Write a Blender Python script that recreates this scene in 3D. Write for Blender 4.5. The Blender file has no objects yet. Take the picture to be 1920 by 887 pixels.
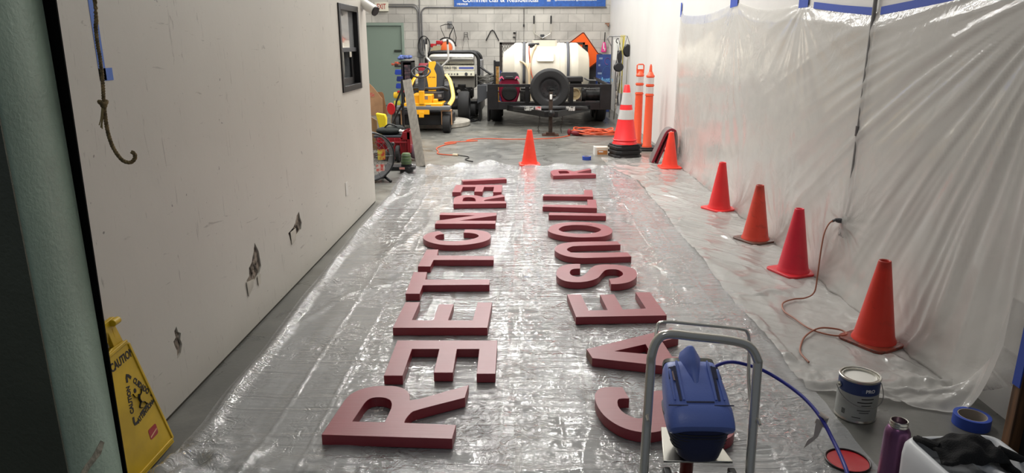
import bpy, math, random
from math import sin, cos, pi, radians, sqrt
from mathutils import Vector, Matrix, noise
from mathutils.geometry import tessellate_polygon

random.seed(7)
SC = bpy.context.scene
COL = SC.collection

# ------------------------------------------------------------------ camera, light, exposure
CAM_H, FPX, PITCH, YAW = 1.55, 1310.0, 15.5, 1.18
cd = bpy.data.cameras.new('camera')
cd.sensor_fit = 'HORIZONTAL'; cd.sensor_width = 36.0
cd.lens = FPX / 1920.0 * 36.0
cd.clip_start = 0.02; cd.clip_end = 60
cam = bpy.data.objects.new('camera', cd); COL.objects.link(cam)
cam.location = (0, 0, CAM_H)
cam.rotation_euler = (radians(90 - PITCH), 0, radians(YAW))
SC.camera = cam

SC.view_settings.view_transform = 'Standard'
SC.view_settings.look = 'None'
SC.view_settings.exposure = 0.38
SC.view_settings.gamma = 1.0
SC.view_settings.use_curve_mapping = False

world = bpy.data.worlds.new('night_yard'); SC.world = world
world.use_nodes = True
wb = world.node_tree.nodes['Background']
wb.inputs[0].default_value = (0.55, 0.62, 0.75, 1); wb.inputs[1].default_value = 0.13

def lamp(name, loc, sx, sy, power, col=(1.0, 0.985, 0.95)):
    ld = bpy.data.lights.new(name, 'AREA'); ld.shape = 'RECTANGLE'
    ld.size = sx; ld.size_y = sy; ld.energy = power; ld.color = col
    o = bpy.data.objects.new(name, ld); COL.objects.link(o); o.location = loc
    return o
# unseen ceiling strips and added fill lamps: (x, y, z, size x, size y, watts)
CEIL_Z = 4.6
LAMPS = [(0.35, 4.7, 4.4, 0.16, 1.2, 26), (0.2, 0.4, 3.6, 0.5, 0.8, 8), (-4.0, 10.5, 4.4, 0.2, 2.4, 50)]  # front bay strip and low lamp near the camera are added fill
for yy, ww in ((7.9, 52), (10.9, 50), (13.9, 46), (16.6, 26)):  # ceiling rows multiplied, extra strips added for glints on the plastic
    for xx, kk in ((-1.75, 1.1), (-0.45, 1.15), (0.85, 0.85)):
        LAMPS.append((xx, yy, 4.4, 0.16, 2.0 if yy < 16 else 1.4, ww*kk))
for i, (x, y, z, sx, sy, w) in enumerate(LAMPS):
    lamp('strip_or_fill_lamp', (x, y, z), sx, sy, w)

# ------------------------------------------------------------------ helpers
def lin(c):
    o = []
    for v in c:
        v /= 255.0
        o.append(v / 12.92 if v <= 0.04045 else ((v + 0.055) / 1.055) ** 2.4)
    return (o[0], o[1], o[2], 1.0)

MATS = {}
def mat(name, rgb, rough=0.5, metal=0.0, var=0.0, vscale=6.0, rgb2=None, bump=0.0, bscale=40.0, stretch=(1, 1, 1), spec=0.5, coat=0.0, emit=0.0):
    if name in MATS: return MATS[name]
    m = bpy.data.materials.new(name); m.use_nodes = True
    nt = m.node_tree; N = nt.nodes; L = nt.links
    b = N['Principled BSDF']
    b.inputs['Base Color'].default_value = lin(rgb)
    b.inputs['Roughness'].default_value = rough
    b.inputs['Metallic'].default_value = metal
    b.inputs['Specular IOR Level'].default_value = spec
    b.inputs['Coat Weight'].default_value = coat
    if emit:
        b.inputs['Emission Color'].default_value = lin(rgb); b.inputs['Emission Strength'].default_value = emit
    tc = N.new('ShaderNodeTexCoord'); mp = N.new('ShaderNodeMapping'); L.new(tc.outputs['Object'], mp.inputs[0])
    mp.inputs['Scale'].default_value = stretch
    if var > 0 or rgb2:
        n = N.new('ShaderNodeTexNoise'); n.inputs['Scale'].default_value = vscale; n.inputs['Detail'].default_value = 6
        L.new(mp.outputs[0], n.inputs['Vector'])
        r = N.new('ShaderNodeValToRGB'); L.new(n.outputs['Fac'], r.inputs[0])
        c2 = rgb2 if rgb2 else tuple(max(0, v * (1 - var)) for v in rgb)
        r.color_ramp.elements[0].position = 0.38; r.color_ramp.elements[0].color = lin(c2)
        r.color_ramp.elements[1].position = 0.62; r.color_ramp.elements[1].color = lin(rgb)
        L.new(r.outputs[0], b.inputs['Base Color'])
    if bump > 0:
        n2 = N.new('ShaderNodeTexNoise'); n2.inputs['Scale'].default_value = bscale; n2.inputs['Detail'].default_value = 5
        L.new(mp.outputs[0], n2.inputs['Vector'])
        bp = N.new('ShaderNodeBump'); bp.inputs['Strength'].default_value = bump; bp.inputs['Distance'].default_value = 0.01
        L.new(n2.outputs['Fac'], bp.inputs['Height']); L.new(bp.outputs[0], b.inputs['Normal'])
    MATS[name] = m
    return m

class G:
    """collects shapes for ONE mesh"""
    def __init__(s): s.v = []; s.f = []; s.m = Matrix()
    def add(s, vs, fs, M=None):
        M = s.m @ M if M is not None else s.m
        o = len(s.v)
        s.v += [tuple(M @ Vector(p)) for p in vs]
        s.f += [tuple(i + o for i in f) for f in fs]
        return s
    def box(s, x0, x1, y0, y1, z0, z1, M=None):
        vs = [(x0,y0,z0),(x1,y0,z0),(x1,y1,z0),(x0,y1,z0),(x0,y0,z1),(x1,y0,z1),(x1,y1,z1),(x0,y1,z1)]
        return s.add(vs, [(0,3,2,1),(4,5,6,7),(0,1,5,4),(1,2,6,5),(2,3,7,6),(3,0,4,7)], M)
    def bar(s, a, b, w, h=None, upv=(0,0,1)):
        a = Vector(a); b = Vector(b); d = (b - a); l = d.length; d.normalize()
        u = Vector(upv)
        if abs(d.dot(u)) > 0.99: u = Vector((0,1,0))
        x = d.cross(u).normalized(); z = x.cross(d).normalized(); h = h or w
        M = Matrix(((x.x,d.x,z.x,a.x),(x.y,d.y,z.y,a.y),(x.z,d.z,z.z,a.z),(0,0,0,1)))
        return s.box(-w/2, w/2, 0, l, -h/2, h/2, M)
    def tube(s, pts, r, n=10, closed=False, smoothn=0, caps=True, flat=1.0):
        P = [Vector(p) for p in pts]
        if smoothn: P = spline(P, smoothn, closed)
        k = len(P)
        if isinstance(r, (list, tuple)):
            m_ = len(r)-1; rs = []
            for i in range(k):
                q = m_*i/max(1, k-1); a_ = min(int(q), m_-1); rs.append(r[a_]+(r[a_+1]-r[a_])*(q-a_))
        else: rs = [r] * k
        up = None; vs = []; fs = []
        for i in range(k):
            if closed: t = (P[(i+1) % k] - P[i-1]).normalized()
            else: t = (P[min(i+1, k-1)] - P[max(i-1, 0)]).normalized()
            if up is None:
                up = Vector((0,0,1)) if abs(t.z) < 0.9 else Vector((1,0,0))
            x = t.cross(up)
            if x.length < 1e-6: x = t.orthogonal()
            x.normalize(); up = x.cross(t).normalized()
            for j in range(n):
                a = 2*pi*j/n
                vs.append(P[i] + x*cos(a)*rs[i] + up*sin(a)*rs[i]*flat)
        for i in range(k if closed else k-1):
            for j in range(n):
                a = i*n+j; b = i*n+(j+1) % n; c = ((i+1) % k)*n+(j+1) % n; d = ((i+1) % k)*n+j
                fs.append((a, b, c, d))
        if caps and not closed:
            fs.append(tuple(range(n-1, -1, -1))); fs.append(tuple((k-1)*n+j for j in range(n)))
        return s.add(vs, fs)
    def lathe(s, prof, n=32, M=None, closed=False):
        """prof: list of (radius, z) revolved about z"""
        vs = []; fs = []; k = len(prof)
        for (r, z) in prof:
            for j in range(n):
                a = 2*pi*j/n; vs.append((r*cos(a), r*sin(a), z))
        for i in range(k if closed else k-1):
            i2 = (i+1) % k
            for j in range(n):
                fs.append((i*n+j, i*n+(j+1) % n, i2*n+(j+1) % n, i2*n+j))
        if not closed:
            if prof[0][0] > 1e-6: fs.append(tuple(range(n-1, -1, -1)))
            if prof[-1][0] > 1e-6: fs.append(tuple((k-1)*n+j for j in range(n)))
        return s.add(vs, fs, M)
    def cyl(s, a, b, r, n=20, r2=None):
        a = Vector(a); b = Vector(b); q = (b-a).to_track_quat('Z', 'Y').to_matrix().to_4x4()
        M = Matrix.Translation(a) @ q
        l = (b-a).length
        return s.lathe([(r, 0), (r if r2 is None else r2, l)], n, M)
    def sphere(s, c, r, n=16, sc=(1,1,1), M=None):
        prof = [(max(1e-4, r*sin(pi*i/(n//2+2))), -r*cos(pi*i/(n//2+2))) for i in range(n//2+3)]
        T = Matrix.Translation(c) @ (M if M is not None else Matrix()) @ Matrix.Diagonal((sc[0], sc[1], sc[2], 1))
        return s.lathe(prof, n, T)
    def prism(s, outline, z0, z1, holes=None, M=None):
        loops = [outline] + (holes or [])
        def area(p): return sum(p[i-1][0]*p[i][1]-p[i][0]*p[i-1][1] for i in range(len(p)))
        loops = [list(l) if (area(l) > 0) == (k == 0) else list(reversed(l)) for k, l in enumerate(loops)]
        flat = [p for l in loops for p in l]; n = len(flat)
        tri = tessellate_polygon([[Vector((p[0], p[1], 0)) for p in l] for l in loops])
        vs = [(p[0], p[1], z0) for p in flat] + [(p[0], p[1], z1) for p in flat]; fs = []
        for t in tri:
            a, b, c = t
            ar = (flat[b][0]-flat[a][0])*(flat[c][1]-flat[a][1])-(flat[c][0]-flat[a][0])*(flat[b][1]-flat[a][1])
            if ar < 0: a, c = c, a
            fs.append((a+n, b+n, c+n)); fs.append((c, b, a))
        o = 0
        for l in loops:
            m = len(l)
            for i in range(m):
                j = (i+1) % m; fs.append((o+i, o+j, o+j+n, o+i+n))
            o += m
        return s.add(vs, fs, M)
    def wave(s, pts_fn, nu, nv, M=None):
        vs = [pts_fn(i/(nu-1), j/(nv-1)) for i in range(nu) for j in range(nv)]
        fs = [(i*nv+j, (i+1)*nv+j, (i+1)*nv+j+1, i*nv+j+1) for i in range(nu-1) for j in range(nv-1)]
        return s.add(vs, fs, M)

def spline(P, k, closed=False):
    out = []; n = len(P)
    for i in range(n if closed else n-1):
        if closed: p0, p1, p2, p3 = P[i-1], P[i], P[(i+1) % n], P[(i+2) % n]
        else: p0, p1, p2, p3 = P[max(i-1, 0)], P[i], P[i+1], P[min(i+2, n-1)]
        for j in range(k):
            t = j/k
            out.append(0.5*((2*p1)+(p2-p0)*t+(2*p0-5*p1+4*p2-p3)*t*t+(-p0+3*p1-3*p2+p3)*t**3))
    if not closed: out.append(P[-1])
    return out

def frame(origin, xdir, ydir):
    x = Vector(xdir).normalized(); y = Vector(ydir); y = (y - x*y.dot(x)).normalized(); z = x.cross(y)
    return Matrix(((x.x,y.x,z.x,origin[0]),(x.y,y.y,z.y,origin[1]),(x.z,y.z,z.z,origin[2]),(0,0,0,1)))
def RZ(a): return Matrix.Rotation(radians(a), 4, 'Z')
def T(x, y, z): return Matrix.Translation((x, y, z))
def rrect(w, h, r, n=5, cx=0, cy=0):
    o = []
    for (sx, sy, a0) in ((1,1,0),(-1,1,90),(-1,-1,180),(1,-1,270)):
        for i in range(n+1):
            a = radians(a0+90*i/n); o.append((cx+sx*(w/2-r)+r*cos(a), cy+sy*(h/2-r)+r*sin(a)))
    return o
def ell(rx, ry, n=28, cx=0, cy=0): return [(cx+rx*cos(2*pi*i/n), cy+ry*sin(2*pi*i/n)) for i in range(n)]

def link(name, g, material, parent=None, bevel=0.0, bseg=2, smooth=35, label=None, subsurf=0):
    me = bpy.data.meshes.new(name)
    me.from_pydata(g.v, [], g.f); me.update()
    if smooth is not None:
        me.polygons.foreach_set('use_smooth', [True]*len(me.polygons))
        me.set_sharp_from_angle(angle=radians(smooth))
    for mm in (material if isinstance(material, list) else [material]): me.materials.append(mm)
    o = bpy.data.objects.new(name, me); COL.objects.link(o)
    if parent: o.parent = parent
    if bevel > 0:
        b = o.modifiers.new('bevel', 'BEVEL'); b.width = bevel; b.segments = bseg; b.limit_method = 'ANGLE'; b.angle_limit = radians(32)
    if subsurf:
        sm = o.modifiers.new('sub', 'SUBSURF'); sm.levels = subsurf; sm.render_levels = subsurf
    if label: o['label'] = label
    return o
def thing(name, label, cat, loc=(0,0,0), rz=0, group=None):
    o = bpy.data.objects.new(name, None); o.empty_display_size = 0.05; COL.objects.link(o)
    o.location = loc; o.rotation_euler = (0, 0, radians(rz))
    o['label'] = label; o['category'] = cat
    if group: o['group'] = group
    return o
def tag(o, label, cat, group=None, kind=None):
    if label: o['label'] = label
    if cat: o['category'] = cat
    if group: o['group'] = group
    if kind: o['kind'] = kind
    return o
def struct(name, g, m, **k):
    o = link(name, g, m, **k); o['kind'] = 'structure'
    return o
def copy_thing(o, loc=None, rz=None, label=None):
    r = o.copy(); COL.objects.link(r)
    if loc is not None: r.location = loc
    if rz is not None: r.rotation_euler = (0, 0, radians(rz))
    if label: r['label'] = label
    for ch in [c for c in bpy.data.objects if c.parent == o]:
        c = ch.copy(); COL.objects.link(c); c.parent = r
        for g2 in [d for d in bpy.data.objects if d.parent == ch]:
            d = g2.copy(); COL.objects.link(d); d.parent = c
    return r
def text_part(name, txt, size, M, m, parent, depth=0.0006, align='CENTER', spacing=1.0, bold=0.0, sx=1.0):
    cu = bpy.data.curves.new(name, 'FONT'); cu.body = txt; cu.size = size; cu.extrude = depth
    cu.align_x = align; cu.align_y = 'CENTER'; cu.space_character = spacing; cu.offset = bold
    cu.resolution_u = 3
    tmp = bpy.data.objects.new(name+'_tmp', cu); COL.objects.link(tmp)
    bpy.context.view_layer.update()
    me = bpy.data.meshes.new_from_object(tmp.evaluated_get(bpy.context.evaluated_depsgraph_get()))
    bpy.data.objects.remove(tmp); bpy.data.curves.remove(cu)
    me.transform(M @ Matrix.Diagonal((sx, 1, 1, 1))); me.materials.clear(); me.materials.append(m)
    me.name = name
    o = bpy.data.objects.new(name, me); COL.objects.link(o)
    if parent: o.parent = parent
    return o

# ------------------------------------------------------------------ surface materials
def noise_node(nt, vec, scale, detail=5, dist=0.0, rough=0.55):
    n = nt.nodes.new('ShaderNodeTexNoise'); n.inputs['Scale'].default_value = scale
    n.inputs['Detail'].default_value = detail; n.inputs['Distortion'].default_value = dist; n.inputs['Roughness'].default_value = rough
    nt.links.new(vec, n.inputs['Vector']); return n.outputs['Fac']
def ramp(nt, fac, stops):
    r = nt.nodes.new('ShaderNodeValToRGB'); cr = r.color_ramp
    while len(cr.elements) < len(stops): cr.elements.new(0.5)
    for e, (p, c) in zip(cr.elements, stops):
        e.position = p; e.color = c if len(c) == 4 else lin(c)
    nt.links.new(fac, r.inputs[0]); return r.outputs[0]
def mixc(nt, fac, a, b, mode='MIX'):
    m = nt.nodes.new('ShaderNodeMix'); m.data_type = 'RGBA'; m.blend_type = mode
    if isinstance(fac, float): m.inputs[0].default_value = fac
    else: nt.links.new(fac, m.inputs[0])
    for k, v in ((6, a), (7, b)):
        if isinstance(v, tuple): m.inputs[k].default_value = v if len(v) == 4 else lin(v)
        else: nt.links.new(v, m.inputs[k])
    return m.outputs[2]
def mapping(nt, scale=(1,1,1), loc=(0,0,0), rot=(0,0,0)):
    tc = nt.nodes.new('ShaderNodeTexCoord'); mp = nt.nodes.new('ShaderNodeMapping')
    mp.inputs['Scale'].default_value = scale; mp.inputs['Location'].default_value = loc; mp.inputs['Rotation'].default_value = rot
    nt.links.new(tc.outputs['Object'], mp.inputs[0]); return mp.outputs[0]
def new_mat(name):
    m = bpy.data.materials.new(name); m.use_nodes = True; return m, m.node_tree, m.node_tree.nodes['Principled BSDF']

def make_concrete():
    m, nt, b = new_mat('polished_concrete')
    v = mapping(nt)
    big = noise_node(nt, v, 0.55, 5, 0.6); mid = noise_node(nt, v, 3.2, 8, 1.2); fine = noise_node(nt, v, 45, 4)
    c = ramp(nt, big, [(0.35, (90, 90, 86)), (0.5, (106, 105, 100)), (0.68, (136, 132, 121))])
    c2 = ramp(nt, mid, [(0.3, (76, 77, 73)), (0.5, (102, 102, 98)), (0.7, (130, 129, 122))])
    c = mixc(nt, 0.45, c, c2)
    st = noise_node(nt, mapping(nt, (0.5, 2.2, 1)), 1.3, 7, 1.0)
    s = ramp(nt, st, [(0.60, (0,0,0,1)), (0.70, (1,1,1,1))])
    c = mixc(nt, s, c, mixc(nt, 0.5, c, (92, 88, 80)))
    nt.links.new(c, b.inputs['Base Color'])
    rr = ramp(nt, mid, [(0.3, (0.25,)*3+(1,)), (0.7, (0.45,)*3+(1,))]); nt.links.new(rr, b.inputs['Roughness'])
    bp = nt.nodes.new('ShaderNodeBump'); bp.inputs['Strength'].default_value = 0.08; bp.inputs['Distance'].default_value = 0.01
    nt.links.new(fine, bp.inputs['Height']); nt.links.new(bp.outputs[0], b.inputs['Normal'])
    return m
def make_block():
    m, nt, b = new_mat('painted_block')
    tc = nt.nodes.new('ShaderNodeTexCoord'); sx = nt.nodes.new('ShaderNodeSeparateXYZ'); cx = nt.nodes.new('ShaderNodeCombineXYZ')
    nt.links.new(tc.outputs['Object'], sx.inputs[0]); nt.links.new(sx.outputs[0], cx.inputs[0]); nt.links.new(sx.outputs[2], cx.inputs[1])
    br = nt.nodes.new('ShaderNodeTexBrick'); nt.links.new(cx.outputs[0], br.inputs['Vector'])
    br.inputs['Scale'].default_value = 1.0; br.inputs['Brick Width'].default_value = 0.406; br.inputs['Row Height'].default_value = 0.2032
    br.inputs['Mortar Size'].default_value = 0.007; br.inputs['Mortar Smooth'].default_value = 0.5; br.offset = 0.5
    br.inputs['Color1'].default_value = lin((206, 203, 196)); br.inputs['Color2'].default_value = lin((192, 189, 183)); br.inputs['Mortar'].default_value = lin((158, 156, 151))
    v = tc.outputs['Object']
    n1 = noise_node(nt, v, 1.6, 7, 0.8)
    d = ramp(nt, n1, [(0.36, (176, 173, 170)), (0.5, (225, 223, 220)), (0.65, (248, 246, 242))])
    c = mixc(nt, 0.5, br.outputs['Color'], d, 'MULTIPLY')
    nt.links.new(c, b.inputs['Base Color']); b.inputs['Roughness'].default_value = 0.7
    bp = nt.nodes.new('ShaderNodeBump'); bp.inputs['Strength'].default_value = 0.5; bp.inputs['Distance'].default_value = 0.006; bp.invert = True
    nt.links.new(br.outputs['Fac'], bp.inputs['Height'])
    bp2 = nt.nodes.new('ShaderNodeBump'); bp2.inputs['Strength'].default_value = 0.25; bp2.inputs['Distance'].default_value = 0.006
    nt.links.new(noise_node(nt, v, 60, 4), bp2.inputs['Height']); nt.links.new(bp.outputs[0], bp2.inputs['Normal'])
    nt.links.new(bp2.outputs[0], b.inputs['Normal'])
    return m
def make_drywall(name, rgb, scuff=True, seed=0.0):
    m, nt, b = new_mat(name)
    v = mapping(nt, loc=(seed, seed*2, seed))
    n1 = noise_node(nt, v, 1.1, 6, 0.3)
    c = ramp(nt, n1, [(0.3, tuple(x*0.96 for x in rgb)), (0.7, rgb)])
    if scuff:
        # thin slanted scuffs, denser near the floor
        for k, (rot, sc, th) in enumerate(((0.9, (1, 8, 1.0), 0.65), (-0.5, (1, 1.0, 7), 0.66), (0.2, (1, 9, 1.3), 0.655))):
            vv = mapping(nt, sc, (k*3.1, k*1.7, 0), (rot, 0, 0))
            n = noise_node(nt, vv, 3.3, 8, 1.5, 0.62)
            s = ramp(nt, n, [(th, (0,0,0,1)), (th+0.035, (0.55,)*3+(1,))])
            c = mixc(nt, s, c, (138, 132, 124))
        sp = noise_node(nt, v, 26, 2); s = ramp(nt, sp, [(0.74, (0,0,0,1)), (0.77, (0.7,)*3+(1,))])
        c = mixc(nt, s, c, (90, 84, 78))
    nt.links.new(c, b.inputs['Base Color']); b.inputs['Roughness'].default_value = 0.45 if scuff else 0.5
    bp = nt.nodes.new('ShaderNodeBump'); bp.inputs['Strength'].default_value = 0.12; bp.inputs['Distance'].default_value = 0.01
    nt.links.new(noise_node(nt, v, 12, 6), bp.inputs['Height']); nt.links.new(bp.outputs[0], b.inputs['Normal'])
    return m
def make_stucco(name, rgb):
    m, nt, b = new_mat(name); v = mapping(nt)
    c = ramp(nt, noise_node(nt, v, 4, 8), [(0.3, tuple(x*0.9 for x in rgb)), (0.7, rgb)])
    nt.links.new(c, b.inputs['Base Color']); b.inputs['Roughness'].default_value = 0.38
    h = noise_node(nt, v, 70, 5, 0.4); h2 = noise_node(nt, v, 9, 8, 1.0)
    bp = nt.nodes.new('ShaderNodeBump'); bp.inputs['Strength'].default_value = 0.35; bp.inputs['Distance'].default_value = 0.006; nt.links.new(h, bp.inputs['Height'])
    bp2 = nt.nodes.new('ShaderNodeBump'); bp2.inputs['Strength'].default_value = 0.16; bp2.inputs['Distance'].default_value = 0.015
    nt.links.new(h2, bp2.inputs['Height']); nt.links.new(bp.outputs[0], bp2.inputs['Normal']); nt.links.new(bp2.outputs[0], b.inputs['Normal'])
    return m
def make_plastic(name, haze, tint, ripple=(1.2, 26, 1), rs=1.0, crinkle=9.0, ior=1.5, bstr=0.6, grough=0.13, bands=(5, 0.25, 1), ckh=-1.6, gain=1.0):
    """clear polyethylene film: see-through, slightly milky, glossy"""
    m = bpy.data.materials.new(name); m.use_nodes = True; nt = m.node_tree; N = nt.nodes; L = nt.links
    N.remove(N['Principled BSDF']); out = N['Material Output']
    v = mapping(nt)
    h1 = noise_node(nt, mapping(nt, ripple), rs, 5, 0.8, 0.6)
    h2 = noise_node(nt, v, crinkle, 3, 1.2, 0.5)
    ab = N.new('ShaderNodeMath'); ab.operation = 'SUBTRACT'; L.new(h2, ab.inputs[0]); ab.inputs[1].default_value = 0.5
    ab2 = N.new('ShaderNodeMath'); ab2.operation = 'ABSOLUTE'; L.new(ab.outputs[0], ab2.inputs[0])
    zone = ramp(nt, noise_node(nt, mapping(nt, (2.2, 1, 1)), 1.5, 3), [(0.44, (0.05,)*3+(1,)), (0.62, (1,1,1,1))])
    mu = N.new('ShaderNodeMath'); mu.operation = 'MULTIPLY'; L.new(ab2.outputs[0], mu.inputs[0]); L.new(zone, mu.inputs[1])
    ad = N.new('ShaderNodeMath'); ad.operation = 'MULTIPLY_ADD'; L.new(mu.outputs[0], ad.inputs[0]); ad.inputs[1].default_value = ckh; L.new(h1, ad.inputs[2])
    bp = N.new('ShaderNodeBump'); bp.inputs['Strength'].default_value = bstr; bp.inputs['Distance'].default_value = 0.012; L.new(ad.outputs[0], bp.inputs['Height'])
    tr = N.new('ShaderNodeBsdfTransparent'); tr.inputs[0].default_value = (0.97, 0.97, 0.97, 1)
    df = N.new('ShaderNodeBsdfDiffuse'); df.inputs[0].default_value = lin(tint); L.new(bp.outputs[0], df.inputs['Normal'])
    tl = N.new('ShaderNodeBsdfTranslucent'); tl.inputs[0].default_value = lin(tint)
    mx0 = N.new('ShaderNodeMixShader'); mx0.inputs[0].default_value = 0.35; L.new(df.outputs[0], mx0.inputs[1]); L.new(tl.outputs[0], mx0.inputs[2])
    mx1 = N.new('ShaderNodeMixShader')
    hz = N.new('ShaderNodeMapRange'); L.new(noise_node(nt, mapping(nt, bands), 1.0, 3), hz.inputs[0]); L.new(hz.outputs[0], mx1.inputs[0])
    hz.inputs[1].default_value = 0.35; hz.inputs[2].default_value = 0.65; hz.inputs[3].default_value = haze*0.72; hz.inputs[4].default_value = haze*1.3; L.new(tr.outputs[0], mx1.inputs[1]); L.new(mx0.outputs[0], mx1.inputs[2])
    gl = N.new('ShaderNodeBsdfGlossy'); gl.inputs['Roughness'].default_value = grough; gl.inputs[0].default_value = (1,1,1,1); L.new(bp.outputs[0], gl.inputs['Normal'])
    fr = N.new('ShaderNodeFresnel'); L.new(bp.outputs[0], fr.inputs['Normal'])
    geo = N.new('ShaderNodeNewGeometry'); sel = N.new('ShaderNodeMapRange'); sel.inputs[3].default_value = ior; sel.inputs[4].default_value = 1.0/ior
    L.new(geo.outputs['Backfacing'], sel.inputs[0]); L.new(sel.outputs[0], fr.inputs[0])   # the film has the same gloss on both faces
    mx2 = N.new('ShaderNodeMixShader'); fb = N.new('ShaderNodeMath'); fb.operation = 'MULTIPLY'; fb.use_clamp = True; fb.inputs[1].default_value = gain   # two faces of the film
    L.new(fr.outputs[0], fb.inputs[0]); L.new(fb.outputs[0], mx2.inputs[0]); L.new(mx1.outputs[0], mx2.inputs[1]); L.new(gl.outputs[0], mx2.inputs[2])
    L.new(mx2.outputs[0], out.inputs['Surface'])
    return m
def make_cone_rubber(name, rgb, dirt=(80, 40, 30), amount=0.5, zdirt=None):
    m, nt, b = new_mat(name); v = mapping(nt)
    n = noise_node(nt, v, 14, 7, 1.0)
    s = ramp(nt, n, [(0.66-amount*0.28, (0,0,0,1)), (0.80-amount*0.2, (amount,)*3+(1,))])
    c = mixc(nt, s, ramp(nt, noise_node(nt, v, 5, 4), [(0.3, tuple(x*0.93 for x in rgb)), (0.7, rgb)]), dirt)
    if zdirt:   # grime at the worn tip
        sx = nt.nodes.new('ShaderNodeSeparateXYZ'); nt.links.new(v, sx.inputs[0])
        mr = nt.nodes.new('ShaderNodeMapRange'); mr.inputs[1].default_value = zdirt; mr.inputs[2].default_value = 0.46; nt.links.new(sx.outputs[2], mr.inputs[0])
        mm = nt.nodes.new('ShaderNodeMath'); mm.operation = 'MULTIPLY'; nt.links.new(mr.outputs[0], mm.inputs[0]); nt.links.new(noise_node(nt, v, 22, 5), mm.inputs[1])
        c = mixc(nt, mm.outputs[0], c, dirt)
    nt.links.new(c, b.inputs['Base Color']); b.inputs['Roughness'].default_value = 0.42
    b.inputs['Subsurface Weight'].default_value = 0.0
    return m
def make_letter_paint():
    m, nt, b = new_mat('satin_burgundy'); v = mapping(nt)
    c = ramp(nt, noise_node(nt, v, 5, 5), [(0.3, (138, 40, 52)), (0.7, (150, 48, 60))])
    nt.links.new(c, b.inputs['Base Color']); b.inputs['Roughness'].default_value = 0.36; b.inputs['Specular IOR Level'].default_value = 0.75
    h = noise_node(nt, mapping(nt, (3, 160, 3)), 1.0, 5)
    bp = nt.nodes.new('ShaderNodeBump'); bp.inputs['Strength'].default_value = 0.25; bp.inputs['Distance'].default_value = 0.003
    nt.links.new(h, bp.inputs['Height']); nt.links.new(bp.outputs[0], b.inputs['Normal'])
    return m

CONC = make_concrete(); BLOCK = make_block()
DRYL = make_drywall('scuffed_white_drywall', (200, 195, 185)); DRYR = make_drywall('white_drywall', (222, 220, 216), scuff=False)
MINT = make_stucco('mint_stucco', (150, 172, 155)); DARKGREEN = make_stucco('dark_green_paint', (88, 93, 78))
FILM = make_plastic('floor_film', 0.38, (226, 228, 230), ripple=(0.8, 15, 1), crinkle=15.0, bstr=1.0, grough=0.04, ckh=-2.4, ior=1.5, gain=1.25)
WFILM = make_plastic('wall_film', 0.58, (226, 224, 220), ripple=(1, 1, 1), rs=3.0, crinkle=5.0, ior=1.4, bstr=0.5, grough=0.14, bands=(0.8, 0.8, 0.8))
BURG = make_letter_paint()
BLK = mat('black_plastic', (24, 24, 26), 0.45); RUB = mat('black_rubber', (30, 30, 31), 0.75, bump=0.1)
BMET = mat('black_painted_steel', (30, 30, 32), 0.4, 0.2, var=0.4); DGREY = mat('dark_grey_plastic', (62, 64, 68), 0.5)
GREYM = mat('grey_steel', (130, 130, 130), 0.4, 0.7); CHROME = mat('chrome', (214, 211, 200), 0.18, 0.55, coat=0.5); STEEL = mat('brushed_steel', (190, 188, 180), 0.28, 1.0)
WHITE = mat('white_plastic', (226, 226, 222), 0.4); CREAM = mat('cream_paint', (222, 216, 196), 0.45)
YEL = mat('yellow_plastic', (214, 176, 28), 0.45, var=0.12); MYEL = mat('mower_yellow', (240, 172, 30), 0.35)
BLUETAPE = mat('blue_tape', (44, 74, 168), 0.6); LBLUETAPE = mat('light_blue_tape', (78, 116, 196), 0.6)
INK = mat('black_ink', (26, 24, 22), 0.6); RED = mat('red_plastic', (176, 24, 34), 0.4); ORANGE = mat('orange_plastic', (226, 84, 40), 0.45)
ORCORD = mat('orange_cord', (214, 88, 48), 0.5); CONDUIT = mat('galvanised_conduit', (120, 120, 122), 0.4, 0.6)
GLASSDK = mat('dark_window_glass', (92, 96, 98), 0.08, 0.0, coat=1.0); WHITET = mat('white_print', (232, 232, 232), 0.5)
CARD = mat('cardboard', (176, 134, 98), 0.8, var=0.08); RUST = mat('rusty_steel', (86, 52, 36), 0.8, 0.2, var=0.4)
WOODB = mat('brown_wood', (120, 84, 54), 0.6, var=0.4, vscale=3, stretch=(12, 12, 1)); GREYWOOD = mat('grey_weathered_wood', (124, 118, 108), 0.7, var=0.14, vscale=2, stretch=(14, 14, 1))
REFL = mat('reflective_sleeve', (205, 203, 200), 0.35, 0.2)

# ------------------------------------------------------------------ the building
XL, XR, YB, YE = -1.52, 2.05, 18.1, 6.87    # left wall face, right wall face, back wall face, end of the left wall
struct('floor', G().box(-7, 6, -3, YB+0.2, -0.1, 0), CONC, smooth=None)
struct('ceiling', G().box(-7, 2.3, 1.9, YB+0.2, CEIL_Z, CEIL_Z+0.1), mat('ceiling_paint', (205, 204, 200), 0.8), smooth=None)
# block wall with the door opening
dx0, dx1, dz = -4.05, -3.13, 1.96
struct('wall_back', G().box(-7, dx0-0.06, YB, YB+0.2, 0, CEIL_Z).box(dx1+0.06, 2.3, YB, YB+0.2, 0, CEIL_Z).box(dx0-0.06, dx1+0.06, YB, YB+0.2, dz+0.07, CEIL_Z), BLOCK, smooth=None)
struct('wall_right', G().box(XR, XR+0.2, 1.9, YB, 0, CEIL_Z), DRYR, smooth=None)
struct('wall_far_left', G().box(-6.2, -6.0, YE, YB, 0, CEIL_Z), DRYR, smooth=None)
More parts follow.
